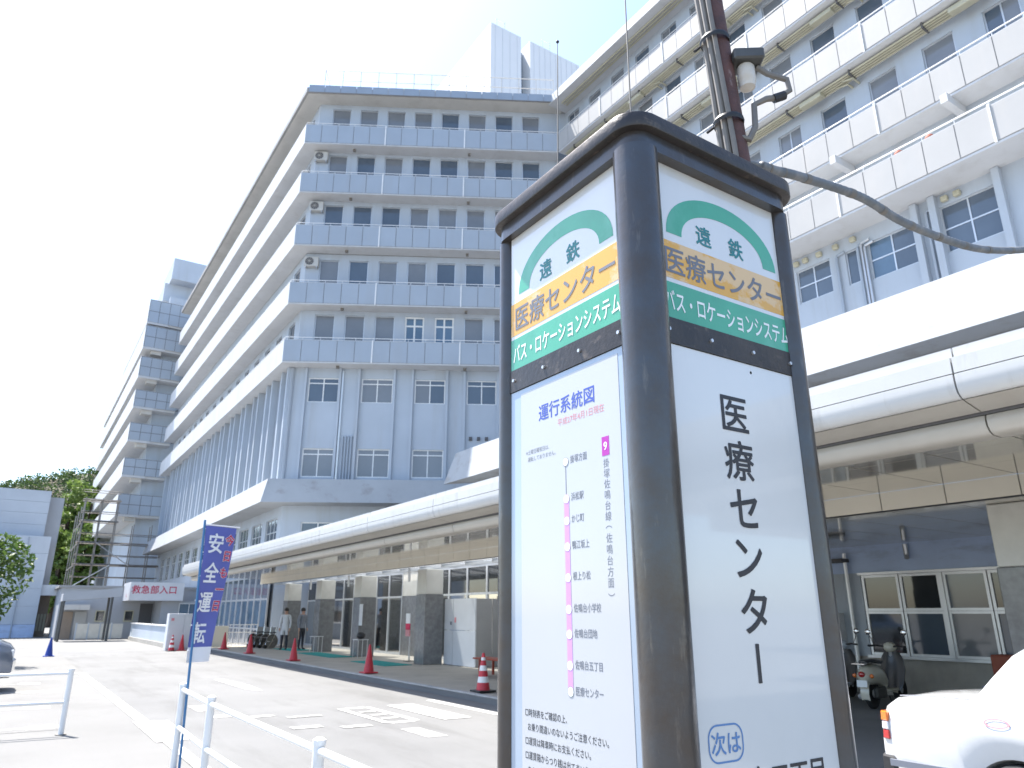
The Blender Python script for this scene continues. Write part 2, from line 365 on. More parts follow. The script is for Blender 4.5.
def vtext(s, size, mt, parent, org, xd, step, bold=0.0, sx=1.0, name='lettering', rot=''):
    o = Vector(org)
    for i, ch in enumerate(s):
        if ch == ' ': continue
        if ch in 'ー（）': text(ch, size, mt, parent, o - Vector((0, 0, step * i)), (0, 0, -1), xd, bold, 1.0, name=name, lift=0.002)
        else: text(ch, size, mt, parent, o - Vector((0, 0, step * i)), xd, (0, 0, 1), bold, sx, name=name)

def struct(name, mb, mt, **k):
    return tag(mb.build(name, mt, None, **k), kind='structure')

# ------------------------------------------------------------------ ground, road, pavement
g = MB(); n = 40
struct('ground', MB().add([(-1500, -1500, 0), (1500, -1500, 0), (1500, 1500, 0), (-1500, 1500, 0)], [(0, 1, 2, 3)]), 'asphalt')
def sheet(pts, z): return MB().add([(x, y, z) for x, y in pts], [tuple(range(len(pts)))])
road = struct('road', sheet([(2.02, -30), (7.7, -30), (7.7, 36), (6.9, 40), (2.02, 40)], 0.004), 'road')
MK = 0.008
NMK = [0]
def mark(pts, mt='road_paint', name='road_marking'):
    NMK[0] += 1
    sheet(pts, MK + .0008 * (NMK[0] % 7)).build(name, mt, road)
mark([(1.92, 11.9), (2.10, 11.9), (2.04, 25), (1.86, 25)])
mark([(1.86, 11.2), (2.32, 11.2), (2.34, 13.3), (1.86, 13.5)])
mark([(1.95, 2.0), (2.10, 2.0), (2.09, 11.18), (1.94, 11.18)])
mark([(1.4, 24.9), (1.86, 24.9), (1.86, 25.1), (1.4, 25.1)])
mark([(4.62, 17.6), (4.86, 17.2), (4.95, 18.6), (4.82, 20.7), (4.60, 20.7)])
for k, (x, y0, y1) in enumerate(((5.1, 11.2, 13.2), (5.62, 11.2, 13.2))):
    mark([(x - .05, y0), (x + .05, y0), (x + .05, y1), (x - .05, y1)], 'road_paint')
mark([(5.16, 11.1), (5.56, 11.1), (5.56, 11.25), (5.16, 11.25)]); mark([(5.16, 13.1), (5.56, 13.1), (5.56, 13.25), (5.16, 13.25)])
for k in range(3):
    y = 11.6 + k * .45
    mark([(5.22, y), (5.5, y), (5.5, y + .13), (5.22, y + .13)], 'road_paint_worn')
mark([(6.0, 11.0), (6.5, 11.0), (6.5, 13.2), (6.0, 13.2)])
mark([(7.0, 9.2), (7.15, 9.2), (7.15, 13.6), (7.0, 13.6)])
for x, y, w, l in ((3.0, 13.2, .32, .35), (2.95, 14.2, .3, .9), (3.4, 12.9, .5, .22), (3.7, 11.3, .45, .25), (4.35, 11.0, .45, .22), (4.0, 12.5, .55, .18), (5.0, 9.6, .3, .9)):
    mark([(x, y), (x + w, y), (x + w, y + l), (x, y + l)], 'road_paint_worn')
# parking bay lines on the left
bays = struct('parking_bays', sheet([(-6, 13.2), (.9, 13.2), (.9, 23.5), (-6, 23.5)], 0.004), 'asphalt')
for y in (13.5, 16.3, 19.6, 21.9):
    sheet([(-5.5, y), (.45, y), (.45, y + .14), (-5.5, y + .14)], MK).build('bay_line', 'road_paint_worn', bays)
    sheet([(.46, y - .1), (.88, y - .1), (.88, y + .28), (.46, y + .28)], MK).build('bay_mark', 'road_paint', bays)
pave = struct('pavement', MB().box(7.9, 15.6, 11.0, 39, 0.0, 0.12), 'paving')
kerb = struct('kerb', MB().box(7.70, 7.898, 10.9, 39, -0.05, 0.098), 'road')  # kerb body takes the dark road tone, standing in for shade there
for i in range(28):
    piece('kerbstone', 'kerb', kerb, (7.775, 11.42 + i * 1.0, 0.099), (.16, .985, .036 + random.uniform(-.003, .003)), 0, .015)
for i in range(8):
    piece('kerbstone', 'kerb', kerb, (8.4 + i * 1.0, 10.92, 0.0), (.985, .15, .13), 0, .015)
for y0, y1, x0, x1 in ((21.2, 23.9, 9.5, 10.4), (26.3, 30.2, 9.7, 10.6), (32.0, 34.4, 10.0, 11.0)):
    tag(box('entrance_mat', 'mat_teal', None, x0, x1, y0, y1, .122, .137), {21.2: 'teal green door mat before the glass entrance, nearest the white partition',
        26.3: 'teal green door mat in the middle of the covered walk', 32.0: 'farthest teal green door mat beside the dark pillar'}[y0], 'mat', 'teal mats on the covered walk')

# ------------------------------------------------------------------ central hospital block
CX, CY = 10.3, 38.86
EF = Fr(CX, CY, -30)                               # front, t from the corner
FAR_Y = 81.0
EL = Fr(CX, FAR_Y, -90)                            # long left side, t = FAR_Y - y
def K(d): return Vector((CX + d, CY + .577 * d, 0))
LF = 15.82
def sweep(mb, prof, fx):                            # mitred sweep: far left end, corner, front end at x = fx
    L = (fx - CX) / EF.u.x
    rings = [[Vector((CX + d, FAR_Y, z)) for d, z in prof], [K(d) + Vector((0, 0, z)) for d, z in prof], [EF.P(L, d, z) for d, z in prof]]
    return mb.loft(rings)
FLOORS = [15.02, 18.58, 22.34, 25.92, 29.41]
hb = thing('hospital_block', (CX + 6, CY + 10, 0), 'tall white hospital block with five balcony storeys behind the walkway canopy', 'building')
DW = 0.95
# walls
mb = MB(); ops = []
low = [(1.34, 3.06), (4.34, 6.12), (7.36, 9.1), (10.34, 12.04)]
for a, b in low: ops += [(a, b, 13.0, 14.45), (a, b, 8.74, 10.34)]
wall_open(mb, EF, .577 * DW, 18.5, DW, 0.0, 15.02, ops + [(1.6, 5.2, 4.7, 6.3), (6.0, 9.4, 4.7, 6.3)])
upw = [1.38 + 1.745 * i for i in range(8)]
for B in FLOORS:
    top = B + 3.32; nxt = B + 3.7
    wall_open(mb, EF, .577 * DW, 18.5, DW, B + .1, nxt, [(t, t + 1.14, B + 1.0, top) for t in upw])
mb.build('wall', 'facade', hb)
mb = MB(); lo = []
YW = FAR_Y - (CY + .577 * DW)                        # t of the corner on the left side
nb = 13
for i in range(nb):
    t = YW - 1.3 - i * 3.05
    lo += [(t - 1.3, t, 12.6, 14.45), (t - 1.3, t, 8.74, 10.5)]
lo2 = [(YW - 2.9 - i * 3.0, YW - .7 - i * 3.0, 4.5, 6.6) for i in range(13)]
wall_open(mb, EL, 0, YW, DW, 0.0, 15.02, lo + lo2)
for B in FLOORS:
    wall_open(mb, EL, 0, YW, DW, B + .1, B + 3.7, [(YW - 2.2 - i * 2.6, YW - 1.0 - i * 2.6, B + .9, B + 3.2) for i in range(15)])
mb.build('wall', 'facade', hb)
# windows, front
for a, b in low:
    window(hb, EF, a, b, DW + .06, 13.0, 14.45, 2, ['glass_blue', 'glass_blue', 'glass_blind'], .78, 'white_metal', .06)
    window(hb, EF, a, b, DW + .06, 8.74, 10.34, 2, 'glass_blind', .80, 'white_metal', .06)
window(hb, EF, 1.6, 5.2, DW + .06, 4.7, 6.3, 4, 'glass_blue', .6, 'white_metal', .06)
window(hb, EF, 6.0, 9.4, DW + .06, 4.7, 6.3, 4, 'glass_blue', .6, 'white_metal', .06)
for fi, B in enumerate(FLOORS):
    for i, t in enumerate(upw):
        special = fi == 0 and i in (3, 4)
        window(hb, EF, t, t + 1.14, DW + .07, B + 1.0, B + 3.32, 2 if special else 1, 'glass_sky' if special else (['glass_blind', 'glass_blue', 'glass_blind']), 0.75 if special else 0,
               'white_metal' if special else 'aluminium', .10 if special else .05)
for i in range(nb):
    t = YW - 1.3 - i * 3.05
    window(hb, EL, t - 1.3, t, DW + .06, 12.6, 14.45, 2, ['glass_blue', 'glass_sky'], .75); window(hb, EL, t - 1.3, t, DW + .06, 8.74, 10.5, 2, ['glass_blind', 'glass_sky'], .75)
    window(hb, EL, YW - 2.9 - i * 3.0, YW - .7 - i * 3.0, DW + .06, 4.5, 6.6, 3, 'glass_blue', .65, 'aluminium')
for B in FLOORS:
    for i in range(15):
        window(hb, EL, YW - 2.2 - i * 2.6, YW - 1.0 - i * 2.6, DW + .07, B + .9, B + 3.2, 1, 'glass_blue')
# pilasters
for t in (1.2, 3.12, 4.2, 6.2, 7.22, 9.2, 10.2, 12.12, 13.2):
    piece('pilaster', 'facade', hb, EF.P(t, DW - .085, 8.45), (.14, .17, 6.56), EF.a)
for i in range(nb + 1):
    for dt in (.1, 1.5):
        if i == nb and dt > 1: continue
        piece('pilaster', 'facade', hb, EL.P(YW - 1.3 + dt - .1 - i * 3.05 + (0 if dt < 1 else -.25), DW - .2, 8.45), (.22, .40, 6.56), EL.a)
for k in range(5):
    piece('vent_pipe', 'panel_grey', hb, EF.P(3.5 + k * .16, DW - .07, 8.45), (.07, .1, 2.6), EF.a)
for k in range(3): piece('vent_hood', 'recess', hb, EF.P(10.6 + k * .45, DW - .07, 10.9), (.18, .14, .18), EF.a)
piece('drain_pipe', 'aluminium', hb, EF.P(3.28, DW - .06, 8.45), (.09, .09, 6.4), EF.a)
piece('drain_pipe', 'facade', hb, K(.9) + Vector((-.14, .0, 8.45)), (.12, .12, 6.5), 0)
# ledge
led = sweep(MB(), [(-.45, 7.16), (1.0, 7.16), (1.0, 8.44), (-.12, 8.44)], 24).build('ledge', 'ledge', hb)
# balconies
for fi, B in enumerate(FLOORS):
    fx = 22.3 if fi == 0 else 24.0
    bal = sweep(MB(), [(0, B), (DW + .02, B), (DW + .02, B + .14), (.12, B + .14), (.12, B + 1.38), (0, B + 1.38)], fx).build('balcony', 'balcony', hb)
    L = (fx - CX) / EF.u.x; npan = int(L / .98)
    obox(MB(), EF, .02, L - .02, -.004, -.0005, B + .07, B + 1.345).build('panel_backing', 'joint', bal)
    for i in range(npan):
        w = L / npan
        piece('panel', 'panel_grey', bal, EF.P((i + .5) * w, -.006, B + .09), (w - .035, .03, 1.24), EF.a)
    mb = MB()
    mb.tube([Vector((CX + .08, FAR_Y, B + 1.55)), K(.08) + Vector((0, 0, B + 1.55)), EF.P(L, .08, B + 1.55)], .022, 6)
    for i in range(npan + 1): mb.tube([EF.P(i * w + .02, .08, B + 1.36), EF.P(i * w + .02, .08, B + 1.55)], .014, 5)
    for i in range(24): mb.tube([EL.P(YW - .3 - i * 1.7, .08, B + 1.36), EL.P(YW - .3 - i * 1.7, .08, B + 1.55)], .014, 5)
    mb.build('rail', 'white_metal', bal)
    for i in (5, 10): piece('joint_post', 'white_metal', bal, EF.P(i * w, -.03, B + .04), (.07, .05, 1.36), EF.a)
    for t in (3.0, 10.2): piece('ceiling_lamp', 'cable', bal, EF.P(t, .5, B - .14), (.16, .16, .14), EF.a)
# outdoor air-conditioning units hung beside the first window
def ac_unit(fr, t, d, z, label):
    o = thing('air_conditioner', fr.P(t, d, z), label, 'air conditioner', 'outdoor air conditioning units on the balconies')
    mbx = obox(MB(), fr, t - .42, t + .42, d - .32, d, z, z + .62); mbx.build('casing', 'ac_white', o, bevel=.02)
    c = fr.P(t - .1, d - .325, z + .31)
    ring = MB(); r2 = [Vector((0, 0, 0))]
    for rr, dd, mt, nm in ((.25, .0, 'recess', 'fan_opening'),):
        vs = [c + fr.u * (rr * math.cos(2 * math.pi * j / 20)) + Vector((0, 0, rr * math.sin(2 * math.pi * j / 20))) - fr.n * .004 for j in range(20)]
        wv = [v + fr.n * .01 for v in vs]
        MB().loft([vs, wv]).build(nm, mt, o)
    gr = MB()
    for k in range(5):
        a = math.pi * k / 5; v = fr.u * math.cos(a) * .26 + Vector((0, 0, math.sin(a) * .26)); gr.tube([c - fr.n * .02 - v, c - fr.n * .02 + v], .008, 4)
    gr.build('fan_guard', 'ac_white', o)
    br = MB(); obox(br, fr, t - .35, t - .3, d - .3, d + .01, z - .08, z - .002); obox(br, fr, t + .3, t + .35, d - .3, d + .01, z - .08, z - .002); br.build('bracket', 'aluminium', o)
for B, w in ((25.92, 'upper'), (22.34, 'middle'), (18.58, 'lower')):
    ac_unit(EF, .93, DW - .01, B + 2.75, w + ' of three air conditioner units near the corner of the central block')
# eave
sweep(MB(), [(-.05, 33.05), (2.2, 33.05), (2.2, 33.5), (-.05, 33.5)], 24.3).build('eave', 'facade_warm', hb)
sweep(MB(), [(-.20, 33.08), (-.052, 33.08), (-.052, 33.42), (-.20, 33.42)], 24.3).build('gutter', 'roof_grey', hb)
L = 15.9; npan = 16; w = L / npan
for i in range(npan): piece('eave_panel', 'eave_blue', hb, EF.P((i + .5) * w, -.225, 33.06), (w - .03, .03, .52), EF.a)
rp = [Vector((CX + .5, FAR_Y, 33.5)), K(.5) + Vector((0, 0, 33.5)), EF.P(18, .5, 33.5), Vector((40, 30, 33.5)), Vector((40, FAR_Y, 33.5))]
MB().loft([[p for p in rp], [p + Vector((0, 0, .12)) for p in rp]]).build('roof', 'roof_grey', hb)
rail = MB()
for z in (34.2, 34.95): rail.tube([EF.P(.9, .02, z), EF.P(15.6, .02, z)], .026, 5)
for i in range(14): rail.tube([EF.P(.9 + i * 1.13, .02, 33.5), EF.P(.9 + i * 1.13, .02, 34.95)], .022, 5)
rail.tube([EF.P(.9, .02, 34.95), EF.P(.9, 2.6, 34.95)], .026, 5)
rail.build('roof_rail', 'ac_white', hb)
MB().tube([EF.P(3.9, .5, 33.95), EF.P(6, .45, 34.0), EF.P(10, .45, 33.9)], .12, 6).build('roof_pipe', 'pipe_cream', hb)
# rooftop tower
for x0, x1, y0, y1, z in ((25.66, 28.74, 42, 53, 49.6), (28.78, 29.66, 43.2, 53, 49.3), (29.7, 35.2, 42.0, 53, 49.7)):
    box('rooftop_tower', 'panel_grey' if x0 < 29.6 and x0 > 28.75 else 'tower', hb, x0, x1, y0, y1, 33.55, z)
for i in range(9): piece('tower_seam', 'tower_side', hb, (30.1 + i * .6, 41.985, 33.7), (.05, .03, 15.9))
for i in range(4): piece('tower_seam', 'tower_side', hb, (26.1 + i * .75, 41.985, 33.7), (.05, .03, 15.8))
tr = MB()
for x in (26.6, 27.4): tr.tube([(x, 42.6, 49.6), (x, 42.6, 50.9)], .03, 5)
tr.tube([(26.5, 42.6, 50.9), (27.5, 42.6, 50.9)], .03, 5); tr.tube([(31.5, 42.6, 49.7), (31.5, 42.6, 51.2)], .03, 5); tr.tube([(32.3, 42.6, 49.7), (32.3, 42.6, 51.2)], .03, 5); tr.tube([(31.4, 42.6, 51.2), (32.4, 42.6, 51.2)], .03, 5)
tr.build('roof_mast', 'aluminium', hb)

# ------------------------------------------------------------------ right-hand wing with long balconies
rw = thing('hospital_wing', (30, 10, 0), 'long white balcony wing rising on the right behind the bus stop pillar', 'building')
ER = Fr(24.0, 32.0, -90)                            # t = 32 - y
Y1 = -7.0; TR = 32.0 - Y1
RB = FLOORS
mb = MB()
wr = []
for fi, B in enumerate(RB[1:], 1):
    pos = [.9 + i * 2.12 for i in range(int((TR - 2) / 2.12))]
    wr.append(pos)
    wall_open(mb, ER, 0, TR, 1.0, B + .1, B + 3.72, [(t, t + 1.12, B + .95, B + 3.25) for t in pos])
wall_open(mb, ER, 0, TR, 1.0, 15.1, 18.6, [(.6 + i * 3.6, .6 + i * 3.6 + 3.3, 15.9, 17.62) for i in range(10)])
# lower wall with measured windows
lw = [(32 - 9.86, 32 - 8.12, 12.9, 14.58, 2), (32 - 12.44, 32 - 10.72, 12.98, 14.45, 2), (32 - 13.32, 32 - 12.86, 13.1, 14.45, 1), (32 - 15.4, 32 - 13.95, 13.12, 14.5, 2)]
for i in range(5): lw.append((32 - 18.2 - i * 2.7, 32 - 16.5 - i * 2.7, 13.0, 14.5, 2))
for i in range(5): lw.append((32 - 7.0 + i * 2.6, 32 - 5.3 + i * 2.6, 12.9, 14.5, 2))
wall_open(mb, ER, 0, TR, -.3, 8.0, 15.05, [o[:4] for o in lw])
mb.build('wall', 'facade', rw)
for o in lw: window(rw, ER, o[0], o[1], -.24, o[2], o[3], o[4], ['glass_blue', 'glass_blue', 'glass_sky'], .0 if o[4] == 1 else .5, 'aluminium', .05)
for fi, B in enumerate(RB[1:], 1):
    for k, t in enumerate(wr[fi - 1]): window(rw, ER, t, t + 1.12, 1.07, B + .95, B + 3.25, 1 if (k + fi) % 4 else 2, ['glass_blind', 'glass_blue', 'glass_blind'], 0)
for i in range(10): window(rw, ER, .6 + i * 3.6, .6 + i * 3.6 + 3.3, 1.06, 15.9, 17.62, 4, 'glass_sky', 0, 'aluminium')
for y in (7.98, 9.97, 10.58, 16.2, 18.6, 21.3, 5.0): piece('pilaster', 'facade', rw, ER.P(32 - y, -.42, 8.4), (.22, .24, 6.6), ER.a)
for y, mt, zz in ((10.25, 'facade', 14.6), (12.62, 'glass_sky', 14.5), (12.76, 'panel_grey', 14.45), (13.62, 'panel_grey', 14.4), (12.5, 'aluminium', 14.35), (15.9, 'panel_grey', 14.6)):
    MB().tube([ER.P(32 - y, -.39, 8.4), ER.P(32 - y, -.39, zz - .1), ER.P(32 - y + .02, -.36, zz), ER.P(32 - y + .3, -.34, zz + .06)], .05, 8).build('drain_pipe', 'aluminium' if mt == 'glass_sky' else mt, rw, smooth=True)
for y in (9.6, 9.2, 12.9, 13.6, 14.3, 14.9, 15.3): piece('vent_hood', 'pipe_cream', rw, ER.P(32 - y, -.38, 14.68), (.22, .16, .2), ER.a, .03)
for fi, B in enumerate(RB):
    d0 = -1.7 if fi == 0 else 0.0
    prof = [(d0, B), (1.02 if fi else -.28, B), (1.02 if fi else -.28, B + .14), (d0 + .12, B + .14), (d0 + .12, B + 1.36), (d0, B + 1.36)]
    if fi == 0: prof = [(d0, B), (1.02, B), (1.02, B + .14), (d0 + .12, B + .14), (d0 + .12, B + 1.36), (d0, B + 1.36)]
    t0 = 0.08 if fi == 0 else 1.06
    bal = MB().loft([[ER.P(t0, d, z) for d, z in prof], [ER.P(TR, d, z) for d, z in prof]]).build('balcony', 'balcony', rw)
    npan = int((TR - t0) / 1.02); w = (TR - t0) / npan
    obox(MB(), ER, t0 + .01, TR - .01, d0 - .004, d0 - .0005, B + .08, B + 1.335).build('panel_backing', 'joint', bal)
    for i in range(npan): piece('panel', 'panel_white', bal, ER.P(t0 + (i + .5) * w, d0 - .008, B + .10), (w - .03, .03, 1.22), ER.a)
    mb = MB(); mb.tube([ER.P(t0, d0 + .07, B + 1.55), ER.P(TR, d0 + .07, B + 1.55)], .025, 6)
    for i in range(npan + 1): mb.tube([ER.P(t0 + i * w, d0 + .07, B + 1.34), ER.P(t0 + i * w, d0 + .07, B + 1.55)], .016, 5)
    mb.build('rail', 'white_metal', bal)
    for i in range(4, npan, 5): piece('joint_post', 'white_metal', bal, ER.P(t0 + i * w, d0 - .03, B + .05), (.07, .05, 1.36), ER.a)
    if fi == 1:
        for i in range(9): piece('bracket', 'balcony', bal, ER.P(2 + i * 4.2, .3, B - .34), (.24, 1.3, .332), ER.a)
    if fi >= 2:
        for k in range(4):
            MB().tube([ER.P(t0 + .3, .36 + k * .115, B - .12 - .02 * k), ER.P(TR, .36 + k * .115, B - .12 - .02 * k)], .045, 6).build('cream_pipe', 'pipe_cream', bal, smooth=True)
        for i in range(13): piece('pipe_clamp', 'recess', bal, ER.P(t0 + 1.2 + i * 2.9, .53, B - .235), (.06, .50, .232), ER.a)
        for i in range(6):
            piece('pipe_box', 'pipe_cream', bal, ER.P(t0 + 2.6 + i * 6.1 + fi, .45, B - .34), (1.0, .34, .20), ER.a, .02)
            MB().tube([ER.P(t0 + 3.6 + i * 6.1 + fi, .66, B - .2), ER.P(t0 + 4.1 + i * 6.1 + fi, .66, B - .32), ER.P(t0 + 4.1 + i * 6.1 + fi, .98, B - .34)], .045, 6).build('pipe_bend', 'pipe_cream', bal, smooth=True)
            MB().tube([ER.P(t0 + 4.0 + i * 6.1 + fi, .5, B - .2), ER.P(t0 + 4.4 + i * 6.1 + fi, .52, B - .3), ER.P(t0 + 4.4 + i * 6.1 + fi, .98, B - .33)], .045, 6).build('pipe_bend', 'pipe_cream', bal, smooth=True)
ac_unit(ER, 32 - 13.3, .98, 25.92 + 1.35, 'air conditioner unit on an upper balcony of the right wing')
for i, y in enumerate((9.3, 10.35)):
    o = thing('plant_pot', ER.P(32 - y, -1.25, 16.4), ('right' if i == 0 else 'left') + ' of two small reddish brown pots showing above the lowest right wing balcony rail', 'pot', 'pots on the balcony')
    c = ER.P(32 - y, -1.25, 0)
    MB().lathe([(.10, 15.17), (.13, 15.3), (.13, 16.4), (.16, 16.42)], (c.x, c.y, 0), 10).build('stand', 'wall_concrete', o)
    MB().ball((c.x, c.y, 16.58), .17).build('pot', 'clay', o, smooth=True)
box('eave', 'balcony', rw, 23.55, 27.0, Y1, 31.3, 33.01, 33.6)
for k in range(3): MB().tube([(24.1 + k * .2, Y1, 32.95), (24.1 + k * .2, 30.6, 32.95)], .05, 6).build('cream_pipe', 'pipe_cream', rw, smooth=True)
box('roof', 'roof_grey', rw, 25.5, 40, Y1, 30.0, 33.5, 33.62)
# podium with dirty sloped ledge above the canopy
prof = [(15.12, 7.1), (17.0, 7.1), (17.0, 8.48), (15.48, 8.48)]
MB().loft([[(x, Y1, z) for x, z in prof], [(x, 28.4 - (x - 15.1) * 1.2, z) for x, z in prof]]).build('ledge', 'ledge', rw)
box('podium_roof', 'roof_grey', rw, 17.0, 23.68, Y1, 28.0, 8.0, 8.3)
box('podium_wall', 'facade', rw, 16.0, 16.4, Y1, 27.0, 3.3, 7.09)
box('vent_slot', 'panel_grey', rw, 15.2, 15.98, 13.0, 13.8, 6.9, 7.09)

# ------------------------------------------------------------------ far wing with stepped balconies and scaffold
fw = thing('far_hospital_wing', (12, 90, 0), 'far white wing with stacked box balconies at the end of the hospital', 'building')
FY = 83.0
EFW = Fr(7.1, FY, 0)
FT = [(34.75, 31.6), (31.7, 28.7), (28.1, 25.4), (24.35, 22.0), (20.75, 18.4), (17.0, 14.7), (13.3, 10.7)]
box('wall', 'facade', fw, 9.2, 20, FY + 1.6, 130, 0, 36.2)
box('wall', 'facade', fw, 8.6, 20, FY + 3.2, 120, 36.2, 38.4)
for i, (zt, zb) in enumerate(FT):
    x0 = 7.1; x1 = 11.2
    y1 = 125 - (6 - i) * 0 - (0 if i else 20)
    prof = [(x0, zb + .0), (9.25, zb), (9.25, zb + .2), (x0 + .15, zb + .2), (x0 + .15, zt), (x0, zt)]
    b = MB().box(x0, x0 + .15, FY, y1, zb + .5, zt).box(x0, 9.25, FY + .01, y1 - .01, zb + .3, zb + .5).box(x0 + .15, x1, FY, FY + .15, zb + .5, zt).box(x0 + .16, x1, FY + .152, FY + 1.6, zb + .31, zb + .49).build('balcony', 'balcony', fw)
    box('panel_backing', 'joint', b, x0 + .02, x1 - .02, FY - .006, FY - .001, zb + .51, zt - .02)
    for k in range(4):
        for r in range(2):
            hh = (zt - zb - .55) / 2
            piece('panel', 'panel_grey', b, (x0 + .56 + k * 1.03, FY - .012, zb + .52 + r * hh), (.97, .03, hh - .07))
    box('bracket', 'facade_warm', b, x0 + .9, x0 + 1.9, FY + .4, FY + 1.6, zb - .1, zb + .298)
    if i < 6: 
        f = MB()
        for z in (zb + .6, zb + 1.2, zb + 1.8, zt - .2): f.tube([(11.2, FY + .3, z), (12.4, FY - 1.0, z)], .04, 4)
        for t in (0, .5, 1): f.tube([(11.2 + 1.2 * t, FY + .3 - 1.3 * t, zb + .5), (11.2 + 1.2 * t, FY + .3 - 1.3 * t, zt - .2)], .04, 4)
        f.build('link_frame', 'recess', b)
box('rooftop_tower', 'facade', fw, 9.0, 13.5, FY + 1.5, FY + 9, 38.4, 41.0)
sc = thing('scaffold', (7, 81, 0), 'grey tube scaffold with plank decks around the foot of the far wing', 'scaffold')
sxs = [4.2, 5.6, 7.0, 8.6, 10.2, 11.6]
for yy in (79.6, 81.0):
    for i, x in enumerate(sxs):
        h = 12.2 if i < 3 else (9.9 if i < 5 else 8.5)
        MB().tube([(x, yy, 0), (x, yy, h)], .055, 5).build('pole', 'scaffold', sc)
for z in (2.0, 4.0, 6.0, 8.0, 10.0, 12.0):
    xe = 11.6 if z < 9 else (10.2 if z < 9.5 else 7.0)
    for yy in (79.54, 81.06):
        MB().tube([(4.0, yy, z), (xe + .2, yy, z)], .05, 5).build('ledger', 'scaffold', sc)
        MB().tube([(4.0, yy, z + .9), (xe + .2, yy, z + .9)], .04, 5).build('guard_rail', 'scaffold', sc)
    box('plank_deck', 'plank', sc, 4.0, xe + .2, 79.7, 80.9, z + .06, z + .12)
for a, b, z in ((4.2, 7.0, 4), (7.0, 4.2, 6.0), (8.6, 10.2, 2), (5.6, 8.6, 8)):
    MB().tube([(a, 79.5, z), (b, 79.5, z - 2.0)], .05, 5).build('brace', 'aluminium', sc)
for y in (79.6, 83, 87, 91):
    for x in (4.2,):
        MB().tube([(x, y + 1.4, 0), (x, y + 1.4, 11.8)], .05, 5).build('pole', 'scaffold', sc)
for z in (4, 6, 8, 10): MB().tube([(4.2, 81, z + .02), (4.2, 92.4, z + .02)], .05, 5).build('ledger', 'scaffold', sc)

# ------------------------------------------------------------------ entrance canopy
ca = thing('entrance_canopy', (8.5, 16, 0), 'long white canopy with rounded edge and metal ceiling over the entrance walk', 'canopy')
YC0, YC1 = -7.0, 39.0
def along(prof, name, mt, y0=YC0, y1=YC1, parent=ca, smooth=True):
    return MB().loft([[(x, y0, z) for x, z in prof], [(x, y1, z) for x, z in prof]]).build(name, mt, parent, smooth=smooth)
BAYS = [YC0 + i * 3.3 for i in range(15)]
for i in range(14):
    a = BAYS[i] + .008; b = min(BAYS[i + 1], YC1) - .008
    if b <= a: continue
    along([(6.72, 3.88), (6.66, 3.88), (6.66, 3.79), (6.72, 3.79)], 'fascia_trim', 'canopy_white', a, b)
    along([(6.603, 3.778), (6.603, 3.632), (6.72, 3.632), (6.72, 3.778)], 'fascia_band', 'canopy_white', a, b)
    along([(6.60, 3.622), (6.60, 3.56), (6.605, 3.50), (6.625, 3.45), (6.66, 3.415), (6.69, 3.405), (6.75, 3.42), (6.75, 3.622)], 'fascia', 'canopy_white', a, b)
    along([(6.695, 3.40), (6.99, 3.335), (7.03, 3.345), (7.03, 3.43), (6.755, 3.43)], 'soffit_strip', 'canopy_tan', a, b)
    along([(7.06, 3.315), (7.045, 3.27), (7.05, 3.215), (7.085, 3.165), (7.14, 3.14), (7.3, 3.135), (7.33, 3.16), (7.33, 3.315)], 'gutter_beam', 'canopy_tan', a, b)
along([(7.0, 3.80), (6.75, 3.81), (6.75, 3.86), (10.6, 3.95), (10.6, 3.80)], 'roof', 'canopy_white', smooth=False)
along([(7.031, 3.32), (7.34, 3.32), (10.38, 3.34), (10.38, 3.79), (7.031, 3.79)], 'backing', 'recess', smooth=False)
# ceiling and beam panels, one by one
PY = .92
npan = int((YC1 - YC0) / PY)
for i in range(npan):
    y = YC0 + (i + .5) * PY
    for r in range(3):
        piece('ceiling_panel', 'ceiling_metal', ca, (7.86 + r * 1.005, y, 3.30), (.99, PY - .015, .018), 0)
    piece('beam_panel', 'beam_panel', ca, (10.40, y, 3.04), (.02, PY - .016, .26), 0)
box('beam', 'recess', ca, 10.411, 10.6, YC0, YC1, 3.045, 3.30)
# lowered ceiling over the taxi bay
for i in range(int((14.0 - YC0) / PY)):
    y = YC0 + (i + .5) * PY
    for r in range(5): piece('ceiling_panel', 'ceiling_metal', ca, (11.1 + r * 1.0, y, 3.04), (.985, PY - .015, .018), 0)
box('backing', 'recess', ca, 10.61, 15.6, YC0, 14.0, 3.06, 3.3)
# glazed strip between canopy and building
for i in range(17):
    a = 14.1 + i * 1.45
    MB().hexa([(10.62, a, 3.0), (12.5, a, 3.2), (12.5, a + 1.40, 3.2), (10.62, a + 1.40, 3.0), (10.62, a, 3.012), (12.5, a, 3.212), (12.5, a + 1.40, 3.212), (10.62, a + 1.40, 3.012)]).build('skylight_pane', 'skylight_glass', ca)
    MB().hexa([(10.6, a - .045, 2.94), (12.5, a - .045, 3.14), (12.5, a - .005, 3.14), (10.6, a - .005, 2.94), (10.6, a - .045, 3.03), (12.5, a - .045, 3.23), (12.5, a - .005, 3.23), (10.6, a - .005, 3.03)]).build('skylight_bar', 'aluminium', ca)
COLS = [-.8, 4.43, 10.2, 15.9, 21.45, 26.75, 31.1, 35.6]
for k, y in enumerate(COLS):
    x0 = 11.0 if y < 12 else 10.75
    zc = 3.035 if y < 14 else 2.96
    c = box('column', 'stone_light', ca, x0, x0 + .62, y - .3, y + .32, 2.2, zc, .012)
    box('column_cladding', 'stone_dark', c, x0 - .015, x0 + .635, y - .315, y + .335, 0.0 if y < 11 else .12, 2.197, .012)
for y in (20.5, 25.8, 30.2): MB().tube([(10.62, y + 1.6, 3.03), (10.62, y + 1.6, 2.6)], .04, 6).build('drain_pipe', 'aluminium', ca)

